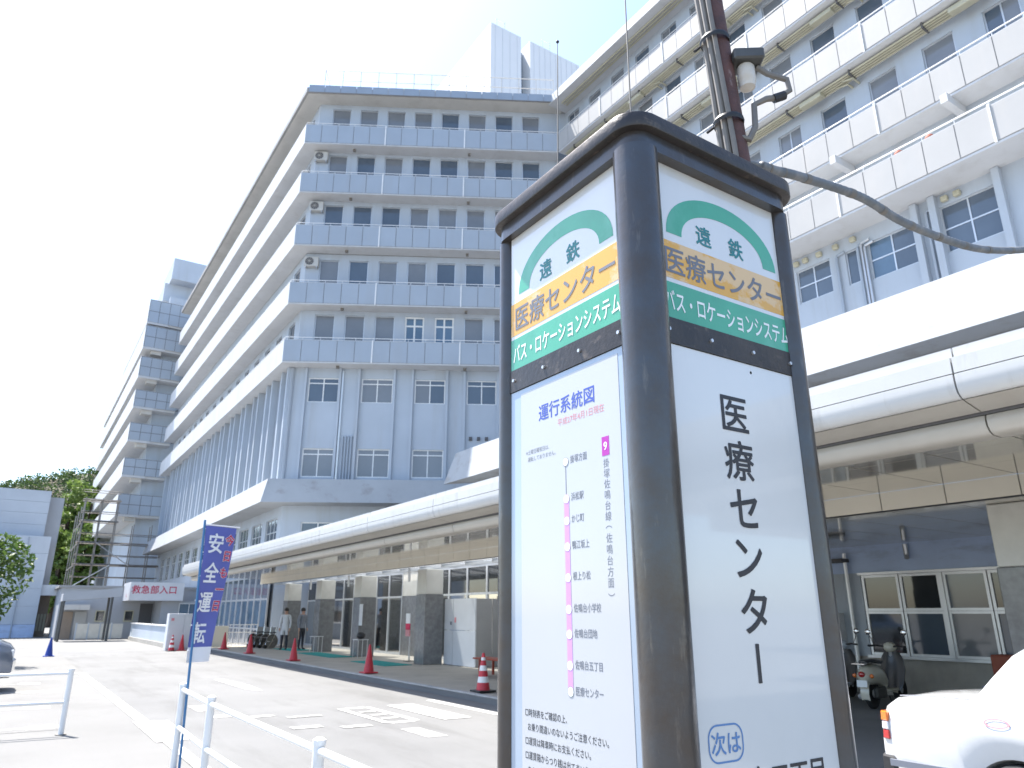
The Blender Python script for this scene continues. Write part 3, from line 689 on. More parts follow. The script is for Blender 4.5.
# ------------------------------------------------------------------ entrance glass front under the canopy
gf = thing('glass_entrance', (12.6, 26, .12), 'aluminium framed glass entrance front behind the row of columns', 'entrance')
GX = 12.6
bays = [14.2 + i * 1.25 for i in range(20)]
for i in range(19):
    a, b = bays[i], bays[i + 1]
    solid = i in (1, 2, 3, 9, 12, 13, 16)
    if solid:
        box('stone_panel', 'stone_dark', gf, GX - .03, GX + .05, a + .01, b - .01, .12, 2.25); box('stone_panel', 'stone_light', gf, GX - .03, GX + .05, a + .01, b - .01, 2.26, 3.15)
    else:
        f = MB().box(GX - .04, GX + .04, a, a + .05, .12, 3.15).box(GX - .04, GX + .04, b - .05, b, .12, 3.15).box(GX - .038, GX + .038, a + .05, b - .05, .12, .2).box(GX - .038, GX + .038, a + .05, b - .05, 2.2, 2.27).box(GX - .038, GX + .038, a + .05, b - .05, 3.08, 3.15).build('door_frame', 'aluminium', gf)
        box('pane', 'door_glass', f, GX - .008, GX + .008, a + .05, b - .05, .2, 2.2); box('pane', 'glass_dark', f, GX - .008, GX + .008, a + .05, b - .05, 2.27, 3.08)
box('lintel', 'stone_light', gf, GX - .05, GX + .6, 14.0, 38.0, 3.16, 3.9)
box('back_wall', 'annex', gf, GX + .4, GX + .5, 14.0, 38.0, .0, 3.15)
box('side_wall', 'facade', gf, GX + .05, 15.55, 13.85, 13.995, 0, 3.04)

# wall with office windows behind the scooters
sw = thing('service_wall', (15.6, 7, 0), 'blue and concrete wall with aluminium windows under the right end of the canopy', 'wall')
ES = Fr(15.5, 14.0, -90)
TW = [(14 - 9.50 + i * .845 + (i // 2) * .05, 14 - 9.50 + (i + 1) * .845 + (i // 2) * .05) for i in range(-1, 13)]
a0, a1 = TW[1][0], TW[-1][1]
wall_open(MB(), ES, 0, 21, 0, 0, .74, []).build('lower_wall', 'wall_concrete', sw)
wall_open(MB(), ES, 0, 21, .005, .74, 2.46, [(a0, a1, .76, 2.44)]).build('wall', 'facade', sw)
wall_open(MB(), ES, 0, 21, -.004, 2.46, 3.04, []).build('blue_band', 'wall_blue', sw)
box('sill', 'aluminium', sw, 15.38, 15.52, 14 - a1, 14 - a0, .72, .775)
box('head_rail', 'aluminium', sw, 15.40, 15.52, 14 - a1, 14 - a0, 2.41, 2.46)
for i in range(1, len(TW)):
    t0, t1 = TW[i]
    wdw = 'aluminium'
    if i % 2 == 0 and i + 1 < len(TW): piece('mullion', 'aluminium', sw, ES.P(t1 + .025, .03, .776), (.068, .07, 1.63), ES.a)
    window(sw, ES, t0 + .01, t1 - .01, .02, 1.66, 2.41, 1, ['glass_dark', 'glass_dark', 'glass_blue'], 0, wdw, .055)
    window(sw, ES, t0 + .01, t1 - .01, .024, .775, 1.655, 1, ['glass_blind', 'glass_blue', 'glass_dark'], 0, wdw, .05)
box('back_wall', 'recess', sw, 15.72, 15.8, YC0, 13.9, 0, 3.0)
MB().tube([(15.42, 8.35, 3.0), (15.42, 8.35, 2.78), (15.36, 8.32, 2.72)], .05, 8).build('spout', 'aluminium', sw, smooth=True)
MB().tube([(15.4, 9.75, 2.9), (15.4, 9.75, .1)], .04, 6).build('drain_pipe', 'aluminium', sw)
box('cable_tray', 'recess', sw, 15.2, 15.48, 9.7, 11.5, 2.7, 2.78)
for k, y in enumerate((10.0, 10.62)):
    o = box('white_cabinet', 'sheet_white', sw, 15.1, 15.49, y, y + .58, 0, 1.62)
    box('cabinet_door', 'sheet_white', o, 15.08, 15.098, y + .03, y + .55, .05, 1.58)

# ------------------------------------------------------------------ things on the covered walk
wp = thing('partition', (12, 20.2, .12), 'white panelled construction partition with its shaded end coloured grey beside a column', 'partition')
for y0, y1, z0, z1 in ((19.2, 20.55, .13, 1.12), (20.56, 21.1, .13, 1.12), (19.2, 20.55, 1.135, 2.05), (20.56, 21.1, 1.135, 2.05)):
    box('panel', 'sheet_white', wp, 11.42, 11.46, y0 + .006, y1 - .006, z0, z1)
for x in (11.44, 12.0): box('end_panel', 'sheet_grey', wp, x + .03, x + .56, 19.21, 19.25, .13, 2.04)  # white end face drawn grey: its shade is put into the colour
box('notice', 'ink_red', wp, 11.412, 11.418, 20.35, 20.45, 1.35, 1.5)
box('notice', 'ink_grey', wp, 11.412, 11.418, 20.62, 20.72, 1.28, 1.38)
box('base', 'recess', wp, 11.4, 12.56, 19.25, 21.1, .121, .129)
bn = thing('bench', (10.35, 15.9, .12), 'low red bench at the edge of the covered walk', 'bench')
for k in range(3): box('seat_slat', 'bench_red', bn, 10.1 + k * .17, 10.25 + k * .17, 15.2, 17.1, .50, .54, .008)
for y in (15.4, 16.8):
    for x in (10.13, 10.53): box('leg', 'bench_red', bn, x, x + .05, y, y + .05, .12, .498)
nt_ = thing('notice_stand', (11.0, 24.8, .12), 'red and white information stand in front of the glass doors', 'stand')
box('post', 'aluminium', nt_, 11.18, 11.22, 23.05, 23.09, .13, 1.0); box('base', 'black', nt_, 11.05, 11.35, 22.92, 23.22, .121, .135)
for z0, z1, m_ in ((.9, 1.1, 'ink_red'), (1.1, 1.3, 'banner_red'), (1.3, 1.62, 'sheet_white')): box('board', m_, nt_, 11.1, 11.13, 22.92, 23.22, z0, z1 - .004)
for k, (y, x, h, lab) in enumerate(((27.35, 10.74, .75, 'narrow white notice hung on the middle dark column'),)):
    o = tag(box('notice_sheet', 'sheet_white', None, x - .02, x - .008, y - .3 - .95, y - .0 - .95, 1.2, 1.2 + h), lab, 'notice')
# small table frames
for k, (x, y) in enumerate(((10.55, 25.7), (10.5, 30.2))):
    o = thing('side_table', (x, y, .12), ('small metal side table with a dark bag beside the middle column', 'small metal side table beside the far column')[k], 'table', 'small tables by the columns')
    box('top', 'aluminium', o, x - .2, x + .2, y - .25, y + .25, .72, .745)
    for dx in (-.18, .16):
        for dy in (-.23, .21): box('leg', 'aluminium', o, x + dx, x + dx + .02, y + dy, y + dy + .02, .12, .719)
    if k == 0:
        MB().ball((x, y, .87), .16, sc=(1, 1.2, .78)).build('bag', 'black', o, smooth=True)
# two people waiting in the shade
mat('skin', (0.42, 0.26, 0.19), 0.55); mat('hair', (0.02, 0.017, 0.015), 0.5); mat('trousers', (0.035, 0.037, 0.05), 0.8, var=0.2, scale=8); mat('shirt_grey', (0.22, 0.24, 0.28), 0.8, var=0.15, scale=6)
def person(loc, rotz, top_mat, hem, label, seed):
    rg = random.Random(seed)
    V = [(0, 0, .92, .135), (0, 0, 1.10, .125), (0, 0, 1.28, .15), (0, 0, 1.42, .12), (0, .01, 1.49, .055), (0, .02, 1.58, .085), (0, .015, 1.67, .078)]
    Ed = [(0, 1), (1, 2), (2, 3), (3, 4), (4, 5), (5, 6)]
    for sd in (-1, 1):
        b = len(V)
        V += [(sd * .17, 0, 1.40, .065), (sd * .22, -.01, 1.14, .048), (sd * .22, .06, .92, .036), (sd * .215, .09, .83, .038), (sd * .21, .10, .76, .02)]
        Ed += [(3, b), (b, b + 1), (b + 1, b + 2), (b + 2, b + 3), (b + 3, b + 4)]
        c = len(V)
        V += [(sd * .09, 0, .84, .095), (sd * .10, .02 * sd, .48, .065), (sd * .105, .01 * sd - .02, .10, .042), (sd * .11, .05, .045, .042), (sd * .115, .15, .035, .034)]
        Ed += [(0, c), (c, c + 1), (c + 1, c + 2), (c + 2, c + 3), (c + 3, c + 4)]
    me = bpy.data.meshes.new('body'); me.from_pydata([v[:3] for v in V], Ed, []); me.update()
    ob = bpy.data.objects.new('body', me); COL.objects.link(ob)
    ob.modifiers.new('skin', 'SKIN'); sub = ob.modifiers.new('sub', 'SUBSURF'); sub.levels = 2; sub.render_levels = 2
    for i, v in enumerate(V):
        sv = me.skin_vertices[0].data[i]; sv.radius = (v[3], v[3] * (.72 if i in (0, 1, 2, 3) else 1.0)); sv.use_root = i == 0
    dg = bpy.context.evaluated_depsgraph_get(); m2 = bpy.data.meshes.new_from_object(ob.evaluated_get(dg)); bpy.data.objects.remove(ob)
    m2.name = 'body'
    for mm in ('skin', top_mat, 'trousers', 'black'): m2.materials.append(M[mm])
    for p in m2.polygons:
        z = p.center.z; ax = abs(p.center.x)
        p.material_index = 0 if z > 1.455 or (ax > .155 and z < .90) else (1 if z > hem or (ax > .17 and z > .9) else (2 if z > .09 else 3)); p.use_smooth = True
    o = thing('person', loc, label, 'person'); bo = link('body', m2, None, o, loc)
    L0 = Vector(loc)
    MB().ball((L0.x, L0.y - .005, L0.z + 1.655), .105, 14, 8, (1.0, 1.05, .98)).build('hair', 'hair', bo, smooth=True)
    for sd in (-1, 1): MB().ball((L0.x + sd * .033, L0.y + .098, L0.z + 1.615), .012, 8, 5).build('eye', 'black', bo)
    MB().ball((L0.x, L0.y + .108, L0.z + 1.585), .017, 8, 5, (.8, 1.1, 1.3)).build('nose', 'skin', bo, smooth=True); box('mouth', 'ink_red', bo, L0.x - .025, L0.x + .025, L0.y + .09, L0.y + .102, L0.z + 1.545, L0.z + 1.553)
    o.rotation_euler = (0, 0, rotz)
person((10.1, 33.2, .12), R(150), 'sheet_white', .62, 'person in a long white top and dark trousers standing by the far dark column', 1)
person((10.75, 32.9, .12), R(200), 'shirt_grey', .9, 'person in a grey top and dark trousers standing before the far glass doors', 2)
# wheelchairs parked in a row
def wheelchair():
    o = thing('wheelchair', (0, 0, 0), 'x', 'wheelchair', 'folded wheelchairs parked by the far columns')
    for s in (-.24, .24):
        w = MB(); w.lathe([(.29, -.015), (.31, -.015), (.31, .015), (.29, .015), (.29, -.015)], (0, s, .31), 18, 'y'); wh = w.build('wheel', 'cable', o)
        sp = MB()
        for k in range(6): sp.tube([(0, s, .31), (.29 * math.cos(k * math.pi / 3), s, .31 + .29 * math.sin(k * math.pi / 3))], .006, 4)
        sp.build('spokes', 'chrome', wh)
        MB().tube([(-.32, s * .85, .93), (-.22, s * .85, .9), (-.18, s * .85, .48), (.22, s * .85, .46), (.32, s * .85, .1)], .012, 6).build('frame_tube', 'chrome', o)
        MB().lathe([(.02, -.012), (.08, -.012), (.08, .012), (.02, .012)], (.3, s * .85, .08), 10, 'y').build('caster', 'tyre', o)
        MB().tube([(-.2, s * .85, .68), (.15, s * .85, .68)], .02, 6).build('armrest', 'black', o)
    box('seat', 'scooter_dark', o, -.18, .22, -.2, .2, .46, .49); MB().hexa([(-.22, -.2, .5), (-.19, -.2, .5), (-.19, .2, .5), (-.22, .2, .5), (-.27, -.2, .9), (-.24, -.2, .9), (-.24, .2, .9), (-.27, .2, .9)]).build('backrest', 'cable', o)
    return o
wc0 = wheelchair()
for k, (x, y) in enumerate(((9.95, 35.0), (9.9, 35.75), (9.8, 36.5))):
    o = wc0 if k == 0 else copy_tree(wc0, None, (x, y, .12))
    o.location = (x, y, .12); o.rotation_euler = (0, 0, R(200 + k * 6))
    o['label'] = ('nearest', 'middle', 'farthest')[k] + ' of three dark wheelchairs parked by the far end of the walk'
# low beige wall and white gate at the end of the walk
lwl = thing('low_wall', (8.3, 38, 0), 'low beige wall at the far end of the covered walk', 'wall')
box('wall', 'beam_panel', lwl, 7.75, 8.9, 38.2, 38.4, .0, 1.05)
gt = thing('gate', (9.3, 37.6, .12), 'white bar gate beside the low beige wall', 'gate')
for z in (.25, .75, 1.1): MB().tube([(8.95, 38.3, z), (10.3, 38.3, z)], .02, 6).build('rail', 'white_metal', gt)
for i in range(9): MB().tube([(8.98 + i * .16, 38.3, .12), (8.98 + i * .16, 38.3, 1.1)], .012, 5).build('bar', 'white_metal', gt)
# pale blue ground floor windows past the walk
gg = thing('ward_glazing', (11, 46, 0), 'pale blue glazed ground floor strip past the end of the walk', 'glazing')
for i in range(10):
    y = 39.6 + i * 1.3
    f = MB().box(10.98, 11.06, y, y + .09, 0, 3.6).box(10.98, 11.06, y + 1.2, y + 1.29, 0, 3.6).box(10.985, 11.055, y + .09, y + 1.2, 2.3, 2.4).box(10.985, 11.055, y + .09, y + 1.2, .8, .88).box(10.985, 11.055, y + .09, y + 1.2, 3.5, 3.6).build('frame', 'aluminium', gg)
    box('pane', 'glass_sky', f, 11.01, 11.02, y + .09, y + 1.2, .88, 2.3); box('pane', 'glass_blue', f, 11.01, 11.02, y + .09, y + 1.2, 2.4, 3.5); box('pane', 'glass_blind', f, 11.01, 11.02, y + .09, y + 1.2, 0, .8)

# ------------------------------------------------------------------ traffic cones
def cone(x, y, z, h, m1, striped, label, group='traffic cones along the kerb'):
    o = thing('traffic_cone', (x, y, z), label, 'traffic cone', group)
    box('base', 'black' if striped else m1, o, x - .19 * h / .7, x + .19 * h / .7, y - .19 * h / .7, y + .19 * h / .7, z, z + .035, .01)
    r = lambda q: (.135 - .11 * q) * h / .7
    bands = [(0, 1, m1)] if not striped else [(0, .2, m1), (.2, .36, 'cone_white'), (.36, .52, m1), (.52, .66, 'cone_white'), (.66, .8, m1), (.8, .88, 'cone_white'), (.88, 1, m1)]
    for i, (a, b, m_) in enumerate(bands):
        MB().lathe([(r(a), z + .036 + a * (h - .036)), (r(b), z + .036 + b * (h - .036))], (x, y, 0), 16).build('body' if m_ == m1 else 'stripe', m_, o, smooth=True)
cone(8.05, 13.2, .135, .72, 'cone_red', True, 'red and white striped cone on the kerb, nearest the pillar')
cone(8.03, 18.9, .135, .70, 'cone_red', False, 'second red cone along the kerb, in front of the white partition')
cone(8.03, 25.2, .135, .70, 'cone_red', False, 'third red cone along the kerb, before the dark columns')
cone(8.03, 30.7, .135, .70, 'cone_red', False, 'fourth red cone along the kerb, near the wheelchairs')
cone(8.03, 35.0, .135, .70, 'cone_red', False, 'farthest red cone along the kerb, by the low beige wall')
cone(1.53, 35.5, 0, .72, 'cone_blue', False, 'blue cone standing alone on the sunlit car park', 'traffic cones in the car park')
cone(6.3, 37.3, 0, .70, 'cone_red', True, 'red and white cone before the white cabinet, left of its pair', 'cones at the white cabinet')
cone(6.75, 37.5, 0, .70, 'cone_red', False, 'plain red cone before the white cabinet, right of its pair', 'cones at the white cabinet')

# ------------------------------------------------------------------ emergency entrance annex, low walls, far left building
an = thing('emergency_annex', (7, 60, 0), 'grey emergency entrance annex with white fascia and red lettering', 'building')
box('wall', 'annex', an, 2.6, 13, 58.6, 66, 0, 3.3)
box('roof', 'roof_grey', an, 2.4, 13, 58.4, 66, 3.3, 3.45)
fas = box('fascia', 'sheet_white', an, 6.3, 9.6, 55, 58.58, 2.45, 3.62)
text('救急部入口', .56, 'banner_red', fas, (7.75, 55, 3.15), (1, 0, 0), bold=.012, lift=.01)
text('→', .5, 'banner_red', fas, (6.3, 56.6, 2.75), (0, -1, 0), lift=.01)
box('entry_wall', 'annex', an, 8.4, 11.0, 55.6, 58.58, 0, 2.44)
EA = Fr(2.6, 58.6, 0)
for t, z0, z1, w in ((2.2, 1.1, 1.85, .6), (3.95, 1.1, 1.85, .6)): window(an, EA, t, t + w, -.07, z0, z1, 1, 'glass_dark', 0, 'pipe_cream', .07)
window(an, Fr(8.4, 55.6, 0), 1.1, 2.4, -.07, .9, 2.3, 2, 'glass_sky', 0, 'aluminium')
box('doorway', 'recess', an, 7.5, 8.3, 58.54, 58.595, 0, 2.3)
door = box('door', 'annex_warm', an, 2.9, 3.5, 58.5, 58.595, 0, 1.75); box('door_panel', 'sheet_grey', an, 3.6, 4.3, 58.5, 58.595, 0, 1.75)
box('awning', 'canopy_white', an, 2.7, 4.35, 57.6, 58.59, 1.86, 2.2)
wk = thing('walkway_shelter', (4, 56, 0), 'grey flat roofed walkway shelter on slim posts before the annex', 'shelter')
MB().hexa([(2.5, 53.4, 2.35), (5.7, 53.4, 2.66), (5.7, 55.6, 2.66), (2.5, 55.6, 2.35), (2.5, 53.4, 2.8), (5.7, 53.4, 3.2), (5.7, 55.6, 3.2), (2.5, 55.6, 2.8)]).build('roof', 'annex', wk)
for x, y in ((2.6, 53.5), (2.6, 55.4), (5.2, 53.5), (5.2, 55.4)): MB().tube([(x, y, 0), (x, y, 2.5 + (x - 2.6) * .09)], .08, 6).build('post', 'lamp_body', wk)
lw2 = thing('parapet_wall', (6.65, 48, 0), 'white low parapet wall running to the white cabinet', 'wall')
box('wall', 'facade', lw2, 6.65, 6.85, 38.6, 54.8, 0, 1.0); box('coping', 'white_metal', lw2, 6.6, 6.9, 38.6, 54.8, 1.0, 1.06); box('footing', 'wall_concrete', lw2, 6.58, 6.648, 38.6, 54.8, 0, .22)
bw = thing('block_wall', (5.5, 55, 0), 'beige block wall before the annex windows', 'wall')
for i in range(4):
    piece('panel', 'stone_light', bw, (4.05 + i * .68, 56.8, .08), (.62, .1, .9)); piece('post', 'facade', bw, (3.7 + i * .68, 56.8, 0), (.08, .14, 1.05))
wcab = thing('roadside_cabinet', (6.9, 38, 0), 'tall white cabinet at the roadside beside the banner', 'cabinet')
box('body', 'sheet_white', wcab, 6.15, 7.45, 38.0, 38.59, 0, 1.62, .01)
for x in (6.2, 6.84): box('door', 'sheet_white', wcab, x, x + .6, 37.97, 37.998, .08, 1.56)
box('mark', 'ink_red', wcab, 6.25, 6.38, 37.962, 37.968, 1.3, 1.42)
fl = thing('far_left_building', (-3, 70, 0), 'pale blue grey building with panel walls at the far left', 'building')
EFL = Fr(-12, 66, 0)
for k in range(3):
    for r in range(4): box('wall_panel', 'far_wall', fl, -12 + k * 4.37, -12 + (k + 1) * 4.37 - .012, 66, 66.2, 7.2 + r * .86, 7.2 + (r + 1) * .86 - .012)
for r in range(5):
    for k in range(4): box('wall_panel', 'far_wall', fl, -12.0 + k * 3.4, -12 + (k + 1) * 3.4 - .012, 64.6, 64.8, .9 + r * 1.24, .9 + (r + 1) * 1.24 - .012)
box('wall', 'annex', fl, -12, 1.08, 66.2, 80, 0, 10.62); box('wall', 'annex', fl, -12, 1.55, 64.8, 66.2, 0, 7.1)
box('plinth', 'wall_blue', fl, -12, 1.6, 64.5, 64.8, 0, .88)
box('side_block', 'annex_warm', fl, 1.1, 2.3, 66.3, 72, 0, 3.6); box('balcony', 'sheet_white', fl, 1.2, 3.1, 64.9, 66.2, 2.9, 3.65)
for i in range(4): box('shutter', 'pipe_cream', fl, 1.5 + i * .2, 1.62 + i * .2, 66.24, 66.29, .4, 1.6)
box('side_wall', 'annex', fl, 1.1, 2.06, 67, 80, 0, 10.3)
MB().tube([(.2, 64.45, 0), (.2, 64.45, 7)], .05, 6).build('drain_pipe', 'panel_grey', fl)

# ------------------------------------------------------------------ hill, trees
def leaves(mb, c, rad, n, size, rng, squash=.8):
    for _ in range(n):
        while True:
            p = Vector((rng.uniform(-1, 1), rng.uniform(-1, 1), rng.uniform(-1, 1)))
            if p.length < 1: break
        p = p.normalized() * (p.length ** .45) * rad; p.z *= squash; p += Vector(c)
        a = Vector((rng.gauss(0, 1), rng.gauss(0, 1), rng.gauss(0, .7))).normalized(); b = a.cross(Vector((rng.gauss(0, 1), rng.gauss(0, 1), rng.gauss(0, 1)))).normalized()
        s = size * rng.uniform(.6, 1.3)
        mb.add([p - a * s, p + b * s * .45, p + a * s, p - b * s * .45], [(0, 1, 2, 3)])
def tree(name, x, y, z, h, crown_r, leaf, n, lsize, label, seed, group=None, lean=(0, 0), squash=1.0, start=.35, nclump=26):
    rng = random.Random(seed); o = thing(name, (x, y, z), label, 'tree', group)
    top = Vector((x + lean[0], y + lean[1], z + h * .8))
    tr_ = MB(); r0 = h * .022
    pts = [Vector((x, y, z - .1)).lerp(top, t) + Vector((rng.uniform(-.02, .02), rng.uniform(-.02, .02), 0)) * h * (t > 0) for t in (0, .25, .5, .75, 1)]
    tr_.tube(pts, [r0 * 1.3, r0, r0 * .8, r0 * .5, r0 * .25], 8)
    cl = []
    cc = Vector((x + lean[0] * .8, y + lean[1] * .8, z + h * (start + (1 - start) * .52))); rz = h * (1 - start) * .5
    for k in range(nclump):
        while True:
            q = Vector((rng.uniform(-1, 1), rng.uniform(-1, 1), rng.uniform(-1, 1)))
            if .35 < q.length < 1: break
        p = cc + Vector((q.x * crown_r, q.y * crown_r, q.z * rz)); cl.append(p)
        if k < 14:
            t = min(.95, max(.3, (p.z - z) / (h * .8) * .72)); s = pts[0].lerp(pts[-1], t)
            m_ = s.lerp(p, .5) + Vector((0, 0, .06 * h * rng.uniform(-.3, .6)))
            tr_.tube([s, m_, p], [r0 * .42, r0 * .28, r0 * .1], 5)
    tr_.build('trunk', 'bark', o, smooth=True)
    cr = MB()
    for p in cl: leaves(cr, p, crown_r * rng.uniform(.28, .5), n // nclump, lsize, rng, .85)
    cr.build('crown', leaf, o)
    return o
tree('broadleaf_tree', -2.5, 30, 0, 4.4, 2.15, 'leaf_mid', 9000, .11, 'dark green leafy tree reaching in from the left edge', 3, lean=(.25, 0), start=.28, nclump=40)
hill_pts = []; hm = MB()
def hz(x, y):
    f = math.exp(-((x - 22) / 55.0) ** 2) * 36 + 6
    return f * max(0, min(1, (y - 130) / 50.0))
nx, ny = 30, 16
for i in range(nx + 1):
    for j in range(ny + 1):
        x = -90 + 230 * i / nx; y = 130 + 140 * j / ny; hm.v.append((x, y, hz(x, y) * .78 - .3))
for i in range(nx):
    for j in range(ny):
        a = i * (ny + 1) + j; hm.f.append((a, a + ny + 1, a + ny + 2, a + 1))
struct('hill', hm, 'soil', smooth=True)
rng = random.Random(11); wd = MB()
for k in range(1500):
    x = rng.uniform(-60, 50); y = rng.uniform(142, 192); z = hz(x, y) * .74
    r = rng.uniform(1.3, 2.3)
    leaves(wd, (x, y, z + r * .6), r, 60, .36, rng, .8)
tag(wd.build('hillside_wood', 'leaf_dark', None), 'dark green wood covering the hill behind the far buildings', 'wood', kind='stuff')
for k, (x, y, h, r) in enumerate(((2.6, 118, 17.5, 1.9), (4.6, 121, 20.0, 2.1), (6.6, 117, 20.3, 2.2), (4.2, 112, 12.5, 2.0), (6.4, 110, 14.5, 1.8))):
    tree('bamboo_grove_tree', x, y, 0, h, r, 'leaf_bright', 3600, .34, ('leftmost bright green tree between the far left building and the scaffold', 'tallest middle bright green tree below the hill', 'bright green tree against the far wing and scaffold',
         'lower bright green tree beside the far left building', 'lower bright green tree half behind the scaffold')[k], 20 + k, 'bright green trees below the hill', start=.12, nclump=34)

# ------------------------------------------------------------------ railings
def railing(posts, label, z1=.80, z2=.42):
    o = thing('pipe_railing', (posts[0][0], posts[0][1], 0), label, 'railing', 'white pipe railings')
    for x, y in posts:
        p = MB().lathe([(.036, 0), (.036, .83), (.042, .832), (.042, .862), (.02, .875)], (x, y, 0), 14).build('post', 'white_metal', o, smooth=True)
        MB().lathe([(.07, 0), (.07, .012)], (x, y, 0), 12).build('base_plate', 'cable', p)
    for z in (z1, z2):
        for a, b in zip(posts[:-1], posts[1:]): MB().tube([(a[0], a[1], z), (b[0], b[1], z)], .024, 10).build('rail', 'white_metal', o, smooth=True)
railing([(1.74, 9.25), (1.70, 7.65), (1.72, 4.75), (1.73, 3.0)], 'white pipe railing running towards the bus stop pillar, banner tied to it')
railing([(.86, 12.65), (-1.1, 12.8), (-3.1, 12.95), (-5.1, 13.1)], 'white pipe railing at the left edge before the parking bays')

# ------------------------------------------------------------------ banner
bp = thing('banner', (1.78, 9.28, 0), 'blue traffic safety banner with white and red characters on a slim pole', 'banner')
PB, PT = Vector((1.79, 9.185, .0)), Vector((1.735, 9.2, 2.66))
MB().tube([PB, PT], .014, 8).build('pole', 'banner_pole', bp, smooth=True)
wdir = Vector((.93, .37, 0)); nrm_ = wdir.cross(Vector((0, 0, 1)))
CW, CH = .42, 1.50
def cloth(s, h):
    k = h / CH
    return PT + Vector((0, 0, -.06)) + wdir * (.02 + s * (1 - .30 * k)) + Vector((0, 0, -h)) + Vector((-.012, 0, 0)) * k + nrm_ * (.012 * math.sin(9 * s + 3.2 * h) * (.4 + k) + .02 * math.sin(4 * h) - .12 * k * s)
MB().tube([PT + Vector((0, 0, -.05)), PT + wdir * (CW + .06) + Vector((0, 0, -.045))], .008, 6).build('crossbar', 'banner_white', bp)
NS, NH = 16, 40
def clothmesh(h0, h1, name, mt):
    m_ = MB(); nh = max(2, int(NH * (h1 - h0) / CH))
    for sd in (0, .004):
        k0 = len(m_.v)
        for i in range(NS + 1):
            for j in range(nh + 1): m_.v.append(tuple(cloth(CW * i / NS, h0 + (h1 - h0) * j / nh) - nrm_ * sd))
        for i in range(NS):
            for j in range(nh):
                a = k0 + i * (nh + 1) + j; m_.f.append((a, a + 1, a + nh + 2, a + nh + 1))
    return m_.build(name, mt, bp, smooth=True)
clothmesh(0, 1.36, 'cloth', 'banner_blue'); clothmesh(1.36, 1.52, 'hem', 'banner_white')
def cloth_text(ch, size, mt, cs, chh, bold, lift, sx=1.0):
    vs, fs = glyphs(ch, bold); x0 = min(v[0] for v in vs); x1 = max(v[0] for v in vs); y0 = min(v[1] for v in vs); y1 = max(v[1] for v in vs)
    m_ = MB(); m_.add([cloth(cs + (v[0] - (x0 + x1) / 2) * size * sx, chh - (v[1] - (y0 + y1) / 2) * size) + nrm_ * (lift + v[2] * size) for v in vs], fs)
    me = bpy.data.meshes.new('lettering'); c = PT.copy(); me.from_pydata([tuple(Vector(v) - c) for v in m_.v], [], m_.f); me.materials.append(M[mt]); link('lettering', me, mt, bp, c)
for i, ch in enumerate('安全運転'): cloth_text(ch, .245, 'banner_white', .155, .20 + i * .335, .018, .008, .95)
for i, ch in enumerate('今日も一日'):
    cloth_text(ch, .135, 'banner_white', .345, .15 + i * .19, .055, .008); cloth_text(ch, .135, 'banner_red', .345, .15 + i * .19, .02, .012)
for i in range(6): MB().tube([PT + Vector((0, 0, -.1 - i * .27)), cloth(.0, .04 + i * .27)], .006, 5).build('tie', 'banner_white', bp)

